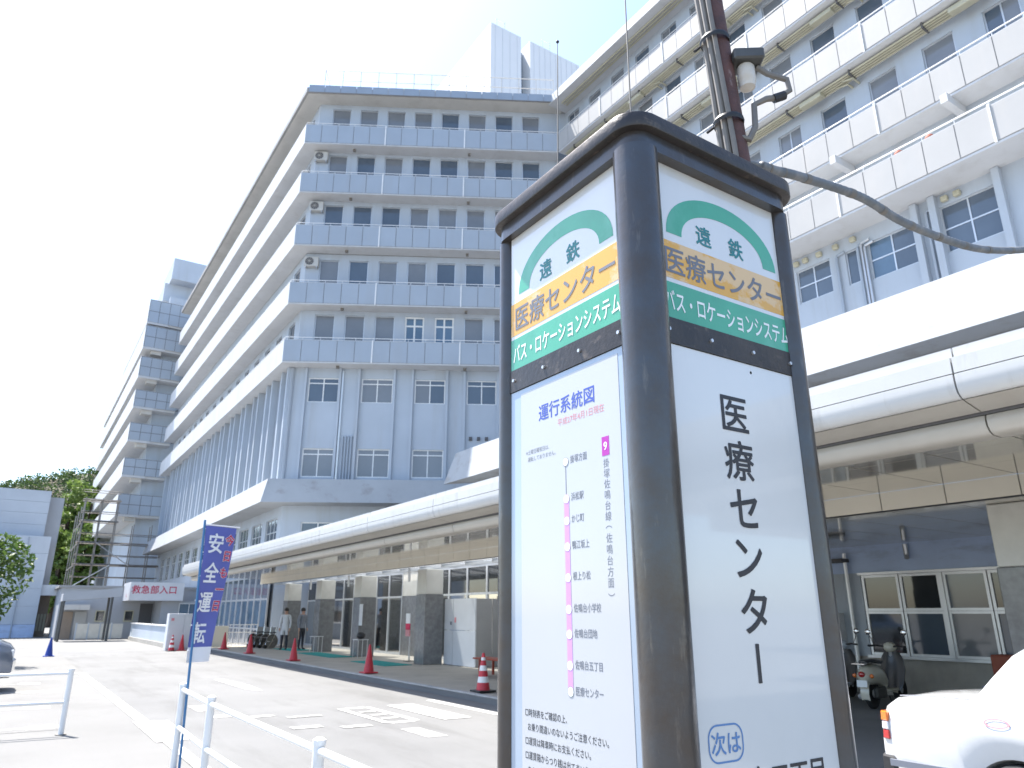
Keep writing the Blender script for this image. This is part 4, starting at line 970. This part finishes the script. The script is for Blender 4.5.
# ------------------------------------------------------------------ cars
def sedan(name, loc, rotz, paint, label, fender_mirror=False):
    o = thing(name, (0, 0, 0), label, 'car')
    def top(x):
        P = [(0, .84), (.04, .92), (.12, .965), (.35, .985), (1.0, .995), (3.3, .985), (3.8, .95), (4.3, .87), (4.52, .79), (4.6, .70)]
        for (a, b), (c, d) in zip(P[:-1], P[1:]):
            if a <= x <= c: return b + (d - b) * (x - a) / (c - a)
        return .7
    def wid(x): return .845 - .10 * max(0, 1 - x / .45) ** 2 - .14 * max(0, (x - 4.0) / .6) ** 2
    XR, XF, RA = .98, 3.62, .345
    def bot(x):
        z = .24 + .10 * max(0, 1 - x / .5)
        for c in (XR, XF):
            if abs(x - c) < RA: z = max(z, .29 + math.sqrt(RA ** 2 - (x - c) ** 2))
        return z
    xs = sorted({0, .015, .04, .08, .12, .2, .3, .45, *[.5 + .05 * i for i in range(81)], *[XR + s * RA * q for s in (-1, 1) for q in (.9999, .97, .9)], *[XF + s * RA * q for s in (-1, 1) for q in (.9999, .97, .9)], 4.53, 4.57, 4.6})
    rings = []
    for x in xs:
        zb, zt, w = bot(x), top(x), wid(x); zm = zb + (zt - zb) * .5
        half = [(w * .0, zb), (w * .88, zb), (w * .955, zb + .02), (w * .985, zb + min(.12, (zt - zb) * .3)), (w, max(zm, zb + .05)), (w * .992, zt - .16), (w * .965, zt - .07), (w * .91, zt - .018), (w * .82, zt + .004), (0, zt + .02)]
        rings.append([(x, y, z) for y, z in half] + [(x, -y, z) for y, z in reversed(half[1:-1])])
    MB().loft(rings).build('body', paint, o, smooth=True)
    # greenhouse
    wb = .775
    def roof(x):
        P = [(.70, .985), (.85, 1.17), (1.0, 1.335), (1.14, 1.42), (1.4, 1.452), (2.1, 1.465), (2.7, 1.45), (2.92, 1.405), (3.3, 1.17), (3.62, .98)]
        for (a, b), (c, d) in zip(P[:-1], P[1:]):
            if a <= x <= c: return b + (d - b) * (x - a) / (c - a)
    sy = lambda z: wb - (z - .95) * .34
    rg = []
    for x in (.70, .78, .85, .92, 1.0, 1.07, 1.14, 1.26, 1.4, 1.55, 1.8, 2.1, 2.4, 2.7, 2.8, 2.92, 3.1, 3.3, 3.45, 3.62):
        z = roof(x); e = min(.07, (z - .95) * .5)
        half = [(sy(.95), .95), (sy(z - e), z - e), (sy(z - e) - e * .35, z - e * .35), (sy(z) - e * 1.4, z)]
        rg.append([(x, -y, zz) for y, zz in half] + [(x, y, zz) for y, zz in reversed(half)])
    MB().loft(rg).build('cabin', paint, o, smooth=True)
    for s in (-1, 1):
        for pts in ([(1.42, 1.05), (2.18, 1.05), (2.18, 1.37), (1.56, 1.37)], [(2.26, 1.05), (3.18, 1.05), (2.78, 1.375), (2.26, 1.38)]):
            a = [(x, s * (sy(z) + .004), z) for x, z in pts]; b = [(x, s * (sy(z) - .02), z) for x, z in pts]
            MB().loft([a, b]).build('side_window', 'glass_dark', o)
        box('door_handle', 'chrome', o, 1.55, 1.72, s * .835 - .02, s * .835 + .02, .83, .86); box('door_handle', 'chrome', o, 2.45, 2.62, s * .835 - .02, s * .835 + .02, .83, .86)
        for k, (z0, z1, m_) in enumerate(((.80, .872, 'lamp_orange'), (.738, .798, 'lamp_clear'), (.67, .736, 'lamp_red'))):
            MB().hexa([(-.008, s * .50, z0), (.08, s * .50, z0), (.08, s * .792, z0), (.01, s * .766, z0), (.0, s * .50, z1), (.08, s * .50, z1), (.08, s * .790, z1), (.015, s * .764, z1)]).build('tail_light', m_, o, bevel=.008)
        box('headlight', 'lamp_clear', o, 4.46, 4.615, s * .56 - .13, s * .56 + .13, .56, .72, .02)
        for xc in (XR, XF):
            w = MB().lathe([(.20, -.085), (.295, -.09), (.31, -.06), (.31, .06), (.295, .09), (.20, .085)], (xc, s * .745, .31), 24, 'y').build('wheel', 'tyre', o, smooth=True)
            MB().lathe([(.02, -.06), (.05, -.075), (.2, -.05), (.2, .05), (.05, .075), (.02, .06)], (xc, s * .745, .31), 20, 'y').build('rim', 'aluminium', w, smooth=True)
        if fender_mirror:
            MB().tube([(3.75, s * .62, .93), (3.85, s * .70, 1.06)], .018, 6).build('mirror_arm', 'chrome', o); MB().ball((3.85, s * .71, 1.10), .085, sc=(.8, 1.2, .85)).build('mirror', 'chrome', o, smooth=True)
    MB().loft([[(.77, -.62, 1.06), (.77, .62, 1.06), (1.09, .52, 1.37), (1.09, -.52, 1.37)], [(.745, -.62, 1.07), (.745, .62, 1.07), (1.075, .52, 1.385), (1.075, -.52, 1.385)]]).build('rear_window', 'glass_dark', o)
    MB().loft([[(3.52, -.64, 1.06), (3.52, .64, 1.06), (2.98, .54, 1.375), (2.98, -.54, 1.375)], [(3.53, -.64, 1.072), (3.53, .64, 1.072), (2.99, .54, 1.388), (2.99, -.54, 1.388)]]).build('windscreen', 'glass_dark', o)
    rb = MB(); rb.loft([[(x, y, .34) for x, y in ((.1, -.80), (-.04, -.74), (-.07, 0), (-.04, .74), (.1, .80))] + [(.15, .7, .34), (.15, -.7, .34)], [(x, y, .56) for x, y in ((.1, -.80), (-.04, -.74), (-.07, 0), (-.04, .74), (.1, .80))] + [(.15, .7, .56), (.15, -.7, .56)]])
    rb.build('rear_bumper', 'black', o, bevel=.02)
    fb = MB(); fb.loft([[(x, y, .32) for x, y in ((4.4, -.78), (4.62, -.7), (4.68, 0), (4.62, .7), (4.4, .78))], [(x, y, .54) for x, y in ((4.4, -.78), (4.62, -.7), (4.68, 0), (4.62, .7), (4.4, .78))]])
    fb.build('front_bumper', paint, o, bevel=.02)
    box('number_plate', 'ink_white', o, -.024, -.012, -.17, .17, .66, .82); box('grille', 'black', o, 4.56, 4.62, -.38, .38, .58, .70)
    o.location = loc; o.rotation_euler = (0, 0, rotz)
    return o
# local +x is the car's front; the taxi heads towards -Y
taxi = sedan('white_car', (6.66, 3.62, 0), R(-90), 'car_white', 'white sedan parked in front of the canopy at the lower right')
# oval red emblem on the side that faces the street (local -y side... the taxi's right side)
em = MB(); cx_, cz_ = .90, .868
cz_ = .875
def em_pt(r1, r2, a): z = cz_ + r2 * math.sin(a); return (cx_ + r1 * math.cos(a), -(.838 - max(0, z - .835) * .27) - .008, z)
outer = [em_pt(.085, .032, 2 * math.pi * i / 28) for i in range(28)]; inner = [em_pt(.07, .022, 2 * math.pi * i / 28) for i in range(28)]
em.v += outer + inner; em.f += [(i, (i + 1) % 28, 28 + (i + 1) % 28, 28 + i) for i in range(28)]
me = em.mesh('emblem', 'ink_red'); eo = bpy.data.objects.new('emblem', me); COL.objects.link(eo); eo.parent = taxi; eo.location = (0, 0, 0)
for yy, x0_, x1_ in ((-.66, .14, .70), (.66, .14, .70)):
    sm = MB().tube([(x, yy, .974 + .026 * min(1, x / .35)) for x in (x0_, .2, .35, .5, x1_)], .004, 5).mesh('boot_seam', 'ink_grey'); so = bpy.data.objects.new('boot_seam', sm); COL.objects.link(so); so.parent = taxi
sm = MB().box(.10, 4.4, -.862, -.838, .50, .545).mesh('side_moulding', 'ink_grey'); so = bpy.data.objects.new('side_moulding', sm); COL.objects.link(so); so.parent = taxi
sedan('parked_car', (-4.40, 20.6, 0), R(0), 'car_silver', 'dark silver car nosing in at the left edge behind the railing', True).scale = (1, 1, 1.2)

# ------------------------------------------------------------------ scooters
def scooter(loc, rotz, body, label):
    o = thing('scooter', (0, 0, 0), label, 'scooter', 'scooters parked under the canopy')
    for x in (0, 1.2):
        w = MB().lathe([(.17, -.035), (.225, -.045), (.255, -.02), (.255, .02), (.225, .045), (.17, .035), (.17, -.035)], (x, 0, .255), 22, 'y').build('wheel', 'tyre', o, smooth=True)
        rm = MB().lathe([(.03, -.04), (.17, -.022), (.17, .022), (.03, .04)], (x, 0, .255), 18, 'y').build('rim', 'aluminium', w)
    # rear body: rounded shell over the wheel
    rg = []
    for x, z0, z1, wv in ((-.32, .52, .58, .05), (-.27, .44, .66, .11), (-.12, .40, .73, .15), (.1, .40, .75, .165), (.32, .36, .72, .15), (.46, .30, .58, .12)):
        rg.append([(x, wv * math.cos(a), (z0 + z1) / 2 + (z1 - z0) / 2 * math.sin(a)) for a in [2 * math.pi * i / 14 for i in range(14)]])
    MB().loft(rg).build('rear_body', body, o, smooth=True)
    rg = [[(x, wv * math.cos(a), zc + .04 * math.sin(a)) for a in [2 * math.pi * i / 12 for i in range(12)]] for x, wv, zc in ((-.2, .07, .76), (-.1, .125, .79), (.2, .13, .79), (.42, .09, .77))]
    MB().loft(rg).build('seat', 'scooter_dark', o, smooth=True)
    fen = []
    for k in range(9):
        a = R(200 - k * 22); fen.append([(.0 + .29 * math.cos(a), y, .255 + .29 * math.sin(a) + (.015 if abs(y) < .04 else 0)) for y in (-.075, -.03, .03, .075)])
    MB().loft(fen, closed=False).build('rear_fender', body, o, smooth=True)
    fen = []
    for k in range(8):
        a = R(190 - k * 20); fen.append([(1.2 + .29 * math.cos(a), y, .255 + .29 * math.sin(a) + (.015 if abs(y) < .04 else 0)) for y in (-.075, -.03, .03, .075)])
    MB().loft(fen, closed=False).build('front_fender', body, o, smooth=True)
    box('footboard', body, o, .42, .86, -.15, .15, .26, .31, .02)
    sh = []
    for z, wv, x in ((.26, .15, .84), (.4, .20, .89), (.6, .225, .95), (.8, .20, .99), (.92, .13, 1.01)):
        sh.append([(x - .05 * (1 - (t / 4 - 1) ** 2) + .05, wv * (t / 4 - 1), z) for t in range(9)] + [(x - .05 * (1 - (t / 4 - 1) ** 2) + .075, wv * (t / 4 - 1), z) for t in reversed(range(9))])
    MB().loft(sh).build('leg_shield', 'scooter_dark', o, smooth=True)
    MB().tube([(1.2, 0, .255), (1.08, 0, .62), (1.0, 0, .98)], [.045, .04, .035], 8).build('fork', 'aluminium', o, smooth=True)
    MB().ball((1.03, 0, 1.0), .11, sc=(1, 1.1, .85)).build('headlamp_cowl', body, o, smooth=True)
    MB().tube([(.86, -.34, 1.02), (.95, -.2, 1.03), (1.0, 0, 1.0), (.95, .2, 1.03), (.86, .34, 1.02)], .018, 8).build('handlebar', 'scooter_dark', o, smooth=True)
    for s in (-1, 1):
        MB().tube([(.93, s * .24, 1.03), (.96, s * .3, 1.16), (.93, s * .33, 1.24)], .007, 6).build('mirror_stem', 'black', o); MB().ball((.92, s * .33, 1.27), .055, sc=(.35, 1, 1)).build('mirror', 'chrome', o, smooth=True)
    MB().ball((-.32, 0, .585), .055, sc=(.7, 1.1, .9)).build('tail_light', 'lamp_red', o, smooth=True)
    for s in (-1, 1): MB().ball((-.26, s * .15, .56), .035).build('indicator', 'lamp_orange', o, smooth=True)
    MB().hexa([(-.36, -.09, .38), (-.355, -.09, .38), (-.355, .09, .38), (-.36, .09, .38), (-.34, -.09, .49), (-.335, -.09, .49), (-.335, .09, .49), (-.34, .09, .49)]).build('number_plate', 'ink_white', o)
    MB().tube([(-.1, .13, .22), (-.1, .17, .2), (.4, .17, .2)], .045, 8).build('exhaust', 'aluminium', o, smooth=True)
    box('engine', 'lamp_body', o, .0, .42, -.1, .1, .17, .36, .03)
    MB().tube([(.4, .13, .2), (.34, .2, .0)], .012, 6).build('stand', 'black', o); MB().tube([(.4, -.13, .2), (.34, -.2, .0)], .012, 6).build('stand', 'black', o)
    rk = MB()
    for s in (-.1, 0, .1): rk.tube([(-.4, s, .76), (-.12, s, .78)], .008, 5)
    rk.tube([(-.4, -.11, .76), (-.4, .11, .76)], .008, 5); rk.build('rear_rack', 'chrome', o)
    o.location = loc; o.rotation_euler = (0, 0, rotz)
scooter((13.0, 8.05, 0), R(8), 'scooter_cream', 'cream scooter with dark leg shield and number plate under the canopy')
scooter((13.3, 9.1, 0), R(14), 'facade', 'white scooter half hidden behind the cream scooter')
for k, (x, y) in enumerate(((14.0, 6.15),)):
    o = thing('brown_crate', (x, y, 0), 'brown box standing on a post base behind the white car', 'box')
    box('stand', 'wall_concrete', o, x - .12, x + .12, y - .12, y + .12, 0, .55); box('box', 'clay', o, x - .2, x + .2, y - .2, y + .2, .552, .95, .02)

# ------------------------------------------------------------------ bus stop pillar
bs = thing('bus_stop_pillar', (1.33, 1.36, 0), 'square bus stop pillar with green arch header panels, route map and stop name', 'bus stop')
def rrect(x0, x1, y0, y1, r, n=6):
    pts = []
    for cx, cy, a0 in ((x0 + r, y0 + r, 180), (x1 - r, y0 + r, 270), (x1 - r, y1 - r, 0), (x0 + r, y1 - r, 90)):
        for i in range(n + 1):
            a = R(a0 + 90 * i / n); pts.append((cx + r * math.cos(a), cy + r * math.sin(a)))
    return pts
def slab(pts, z0, z1, name, mt, parent, bevel=0.0, smooth=True):
    return MB().loft([[(x, y, z0) for x, y in pts], [(x, y, z1) for x, y in pts]]).build(name, mt, parent, smooth=smooth, bevel=bevel, bseg=2)
slab(rrect(1.018, 1.655, 1.028, 1.685, .075, 10), 2.709, 2.75, 'cap', 'frame_dark', bs, bevel=.005)
slab(rrect(1.04, 1.63, 1.05, 1.665, .05), 2.664, 2.7085, 'top_rail', 'post_dark', bs)
for (x, y, r_) in ((1.078, 1.088, .054), (1.608, 1.088, .030), (1.078, 1.640, .030), (1.608, 1.640, .030)):
    MB().lathe([(r_, .10), (r_, 2.6638)], (x, y, 0), 32).build('corner_post', 'post_dark', bs, smooth=True)
slab(rrect(1.06, 1.61, 1.075, 1.645, .04), 2.186, 2.249, 'middle_rail', 'frame_dark', bs)
slab(rrect(1.06, 1.61, 1.075, 1.645, .04), .10, .42, 'lower_rail', 'frame_dark', bs)
slab(rrect(.98, 1.70, .99, 1.72, .03), 0, .10, 'plinth', 'wall_concrete', bs, smooth=False)
FACES = {'L': (Vector((1.064, 1.61, 0)), Vector((0, -1, 0))), 'R': (Vector((1.118, 1.079, 0)), Vector((1, 0, 0))),
         'B': (Vector((1.582, 1.641, 0)), Vector((-1, 0, 0))), 'E': (Vector((1.606, 1.12, 0)), Vector((0, 1, 0)))}
PW = .475
def fp(face, s, z, lift=0.0):
    o, xd = FACES[face]; nn = xd.cross(Vector((0, 0, 1))); return o + xd * s + Vector((0, 0, z)) + nn * (lift * .3)
def flat(face, poly, lift, name, mt, parent, th=.0015):
    a = [fp(face, s, z, lift) for s, z in poly]; b = [fp(face, s, z, lift - .0012) for s, z in poly]
    return MB().loft([a, b]).build(name, mt, parent)
def rect(face, s0, s1, z0, z1, lift, name, mt, parent): return flat(face, [(s0, z0), (s1, z0), (s1, z1), (s0, z1)], lift, name, mt, parent)
def header(f):
    xd = FACES[f][1]
    p = rect(f, 0, PW, 2.25, 2.6638, .0, 'header_panel', 'acrylic', bs); sh_ = .006 if f == 'R' else 0.0
    c, n = .243, 26
    ring = MB(); o_, i_ = [], []
    for k in range(n + 1):
        a = math.pi * k / n
        o_.append(fp(f, c + .204 * math.cos(a), 2.474 + .137 * max(0, math.sin(a)) ** .92, .002)); i_.append(fp(f, c + .152 * math.cos(a), 2.474 + .090 * max(0, math.sin(a)) ** .92, .002))
    ring.v = [tuple(v) for v in o_ + i_]; ring.f = [(k, k + 1, n + 2 + k, n + 1 + k) for k in range(n)]
    ring.build('arch', 'ink_green', p)
    rect(f, 0, PW, 2.353, 2.452, .002, 'orange_band', 'ink_orange', p); rect(f, 0, PW, 2.25, 2.342, .002, 'green_band', 'ink_green', p)
    text('遠', .058, 'ink_teal', p, fp(f, .170, 2.500), xd, bold=.018, lift=.003); text('鉄', .058, 'ink_teal', p, fp(f, .290, 2.500), xd, bold=.018, lift=.003)
    text('医療センター', .078, 'ink_grey', p, fp(f, .236 + sh_, 2.401), xd, bold=.012, lift=.0042, sx=.94)
    text('バス・ロケーションシステム', .058, 'ink_white', p, fp(f, .237 + sh_, 2.295), xd, bold=.014, lift=.0042, sx=.60)
for f in 'LRBE': header(f)
for f in 'LR':
    for s_ in (.02, .16, .31, .455):
        for z_ in (2.2175,):
            c_ = fp(f, s_, z_, .016); MB().lathe([(.0045, -.004), (.0045, .002), (.002, .0035)], tuple(c_), 10, 'x' if f == 'L' else 'y').build('screw', 'aluminium', bs)
# stop name panel
nm = rect('R', 0, PW, .425, 2.185, 0, 'stop_name_panel', 'acrylic', bs)
for i, ch in enumerate('医療センタ'):
    text(ch, .099 * (1.0 if i < 2 else 1.06), 'ink_black', nm, fp('R', .224 + .001 * i, 2.048 - i * .1105), (1, 0, 0), bold=.013, lift=.003, sx=1.05)
text('ー', .095, 'ink_black', nm, fp('R', .224, 1.50), (0, 0, -1), (1, 0, 0), bold=.016, lift=.003)
def rline(face, s0, s1, z0, z1, r, w, name, mt, parent, lift=.003):
    n = 6; o_, i_ = [], []
    for lst, d in ((o_, 0), (i_, w)):
        rr = r - d
        for cx, cz, a0 in ((s0 + r, z0 + r, 180), (s1 - r, z0 + r, 270), (s1 - r, z1 - r, 0), (s0 + r, z1 - r, 90)):
            for i in range(n + 1):
                a = R(a0 + 90 * i / n); lst.append(tuple(fp(face, cx + rr * math.cos(a), cz + rr * math.sin(a), lift)))
    k = len(o_); m_ = MB(); m_.v = o_ + i_; m_.f = [(i, (i + 1) % k, k + (i + 1) % k, k + i) for i in range(k)]
    m_.build(name, mt, parent)
rline('R', .052, .154, 1.322, 1.392, .026, .0035, 'outline', 'ink_sky', nm)
text('次は', .044, 'ink_sky', nm, fp('R', .103, 1.357), (1, 0, 0), bold=.012, lift=.003)
text('佐鳴台五丁目', .066, 'ink_black', nm, fp('R', .222, 1.277), (1, 0, 0), bold=.012, lift=.003, sx=.95)
MB().lathe([(.004, 0), (.004, .004)], tuple(fp('R', .30, 2.165)), 8, 'y').build('screw', 'ink_grey', nm)
# route map panel
rm = rect('L', 0, PW, .425, 2.185, 0, 'route_map_panel', 'acrylic_edge', bs)
pp = rect('L', .048, .442, .60, 2.172, .0025, 'poster', 'paper', rm)
LX = (0, -1, 0); LL = .0035
text('運行系統図', .046, 'ink_blue', rm, fp('L', .243, 2.098), LX, bold=.012, lift=LL)
text('平成27年4月1日現在', .021, 'ink_red', rm, fp('L', .300, 2.056), LX, lift=LL, sx=.95)
text('※土曜日曜祝日は、', .0135, 'ink_grey', rm, fp('L', .072, 2.003), LX, lift=LL, center=False, sx=.95)
text('運転しておりません。', .0135, 'ink_grey', rm, fp('L', .080, 1.984), LX, lift=LL, center=False, sx=.95)
rect('L', .376, .401, 1.942, 1.986, .004, 'route_badge', 'ink_magenta', rm)
text('9', .026, 'ink_white', rm, fp('L', .3885, 1.964), LX, bold=.02, lift=.005)
vtext('掛塚佐鳴台線（佐鳴台方面）', .0225, 'ink_grey', rm, fp('L', .389, 1.925, .0015), LX, .0238, sx=.95)
SZ = [1.952, 1.862, 1.81, 1.75, 1.68, 1.61, 1.556, 1.49, 1.436]
rect('L', .2385, .2405, 1.862, 1.945, .004, 'route_line', 'ink_grey', rm); rect('L', .2305, .2495, 1.436, 1.86, .0042, 'route_line', 'ink_mauve', rm)
for z in SZ:
    for rr, m_, lf in ((.0110, 'ink_mauve' if z < 1.9 and z > 1.44 else 'ink_grey', .005), (.0100, 'ink_white', .0056)):
        flat('L', [(.24 + rr * math.cos(2 * math.pi * k / 18), z + rr * math.sin(2 * math.pi * k / 18)) for k in range(18)], lf, 'stop_dot', m_, rm, .0004)
for z, nme in zip(SZ, ('掛塚方面', '浜松駅', 'かじ町', '鴨江坂上', '根上り松', '佐鳴台小学校', '佐鳴台団地', '佐鳴台五丁目', '医療センター')):
    text(nme, .0205, 'ink_grey', rm, fp('L', .258, z + .003), LX, lift=LL, center=False, sx=.78, bold=.008)
for i, (ln, ind) in enumerate((('□時刻表をご確認の上、', 0), ('お乗り間違いのないようご注意ください。', .01), ('□運賃は降車時にお支払ください。', 0), ('□運賃箱からつり銭は出てまいりません。', 0), ('あらかじめご用意ください。', .01))):
    text(ln, .0185, 'ink_black', rm, fp('L', .062 + ind, 1.378 - i * .0305), LX, lift=LL, center=False, sx=.86, bold=.004)
rect('B', 0, PW, .425, 2.185, 0, 'rear_panel', 'acrylic', bs); rect('E', 0, PW, .425, 2.185, 0, 'rear_panel', 'acrylic', bs)
for (x, y, h, lab) in ((1.085, 1.10, 1.1, 'tall thin whip antenna on the near corner of the bus stop pillar'), (1.06, 1.37, .46, 'shorter thin whip antenna on the left side of the bus stop pillar top')):
    o = thing('whip_antenna', (x, y, 2.75), lab, 'antenna', 'antennas on the bus stop pillar')
    MB().lathe([(.008, 2.7505), (.008, 2.77), (.004, 2.79)], (x, y, 0), 10).build('base', 'black', o, smooth=True)
    MB().tube([(x, y, 2.79), (x + .004, y - .006, 2.75 + h)], [.0022, .0012], 6).build('whip', 'cable', o)
    MB().ball((x + .004, y - .006, 2.75 + h), .005, 8, 5).build('tip', 'black', o, smooth=True)

# ------------------------------------------------------------------ rusty pole with lamp, conduit
rp_ = thing('rusty_pole', (2.06, 1.33, 0), 'rusty brown steel pole with grey cables rising behind the bus stop pillar', 'pole')
def px_(z): return Vector((1.80 - .085 * (z - 3.1), 1.33, z))
MB().tube([px_(z) for z in (0, 1, 2, 3, 4, 5.2)], .037, 20).build('shaft', 'rust', rp_, smooth=True)
vd = Vector((-.60, .80, 0)); vf = Vector((-.80, -.60, 0))       # picture-left of the pole, and towards the camera
for k, (a, b, r_) in enumerate(((.047, .012, .012), (.030, .034, .011), (.010, .047, .009))):
    MB().tube([px_(z) + vd * (a + .003 * math.sin(5 * z + k)) + vf * (b + .003 * math.cos(4 * z + k)) for z in [1.5 + .18 * i for i in range(20)]], r_, 8).build('cable', 'cable', rp_, smooth=True)
for z in (3.20, 3.53):
    cl = MB(); ring = []
    for i in range(20):
        a = 2 * math.pi * i / 20; ring.append(px_(z) + vd * (.012 + .050 * math.cos(a)) + vf * (.012 + .050 * math.sin(a)))
    cl.loft([[p for p in ring], [p + Vector((0, 0, .012)) for p in ring]], caps=False)
    cl.loft([[p * 1 + Vector((0, 0, -.004)) for p in ring], [p + Vector((0, 0, .006)) + (p - px_(z)) * .06 for p in ring], [p + Vector((0, 0, .016)) for p in ring]], caps=False).build('clamp_band', 'black', rp_, smooth=True)
    MB().tube([px_(z) + vd * .066 + vf * .01, px_(z) + vd * .085 + vf * .02 + Vector((0, 0, -.02))], .005, 6).build('clamp_tail', 'black', rp_)
lm = thing('pole_lamp', (1.9, 1.30, 3.4), 'small outdoor lamp with frosted cylinder under a dark box on the rusty pole', 'lamp')
ur = Vector((.834, -.552, 0)); uf = Vector((.552, .834, 0))
c0 = px_(3.43) + ur * .075 - uf * .01
MB().hexa([c0 + ur * a + uf * b + Vector((0, 0, z)) for z in (0, .045) for a, b in ((-.05, -.045), (.055, -.05), (.055, .05), (-.05, .045))]).build('hood', 'lamp_body', lm, bevel=.006)
MB().tube([px_(3.455), c0 + Vector((-.0, 0, .015))], .012, 8).build('bracket', 'lamp_body', lm)
cc = c0 + ur * .0 + Vector((0, 0, -.095))
MB().lathe([(.012, 0), (.026, .006), (.031, .03), (.031, .085), (.026, .094)], tuple(cc), 18).build('glass', 'lamp_glass', lm, smooth=True)
MB().tube([c0 + ur * .04 + Vector((0, 0, -.002)), c0 + ur * .075 + Vector((0, 0, -.03)), c0 + ur * .14 + Vector((0, 0, -.055)), c0 + ur * .145 + Vector((0, 0, -.10)), c0 + ur * .10 + Vector((0, 0, -.13))], .010, 8).build('lead', 'cable', lm, smooth=True)
MB().tube([c0 + ur * .10 + Vector((0, 0, -.13)), c0 + ur * .06 + Vector((0, 0, -.135)), c0 + ur * .015 + Vector((0, 0, -.16)), c0 + ur * .01 + Vector((0, 0, -.25)), c0 + ur * -.015 + Vector((0, 0, -.30)), c0 + ur * -.05 + Vector((0, 0, -.29)), c0 + ur * -.09 + Vector((0, 0, -.22))], .011, 8).build('lead', 'cable', lm, smooth=True)
MB().tube([c0 + ur * .125 + Vector((0, 0, -.12)), c0 + ur * .085 + Vector((0, 0, -.135))], .016, 8).build('lead_joint', 'black', lm, smooth=True)
cd = thing('conduit', (1.85, 1.33, 3.1), 'grey corrugated cable conduit wrapped with tape, running right from the rusty pole', 'cable')
cp = [Vector(p) for p in ((1.83, 1.33, 3.075), (1.90, 1.33, 3.088), (2.0, 1.33, 3.10), (2.15, 1.33, 3.13), (2.54, 1.33, 3.182), (2.83, 1.33, 3.168), (3.15, 1.33, 3.189), (3.49, 1.33, 3.236), (3.85, 1.33, 3.33), (4.25, 1.32, 3.45), (4.75, 1.28, 3.55), (5.3, 1.2, 3.61), (5.9, 1.1, 3.63), (6.605, 1.0, 3.62))]
def smooth_path(p, n):
    out = []
    for i in range(len(p) - 1):
        a = p[max(i - 1, 0)]; b = p[i]; c = p[i + 1]; d = p[min(i + 2, len(p) - 1)]
        for k in range(n):
            t = k / n; out.append(.5 * ((2 * b) + (c - a) * t + (2 * a - 5 * b + 4 * c - d) * t * t + (3 * b - a - 3 * c + d) * t ** 3))
    return out + [p[-1]]
sp = smooth_path(cp, 24)
rad = [(.008 if i < 30 else .0165 * (1 + (.07 if i % 2 else -.02))) for i in range(len(sp))]
MB().tube(sp, rad, 12).build('sheath', 'cable_blue', cd, smooth=True)
for i in range(40, len(sp) - 2, 17):
    MB().tube([sp[i], sp[i + 1], sp[i + 2]], .0185, 10).build('tape_wrap', 'cable', cd, smooth=True)
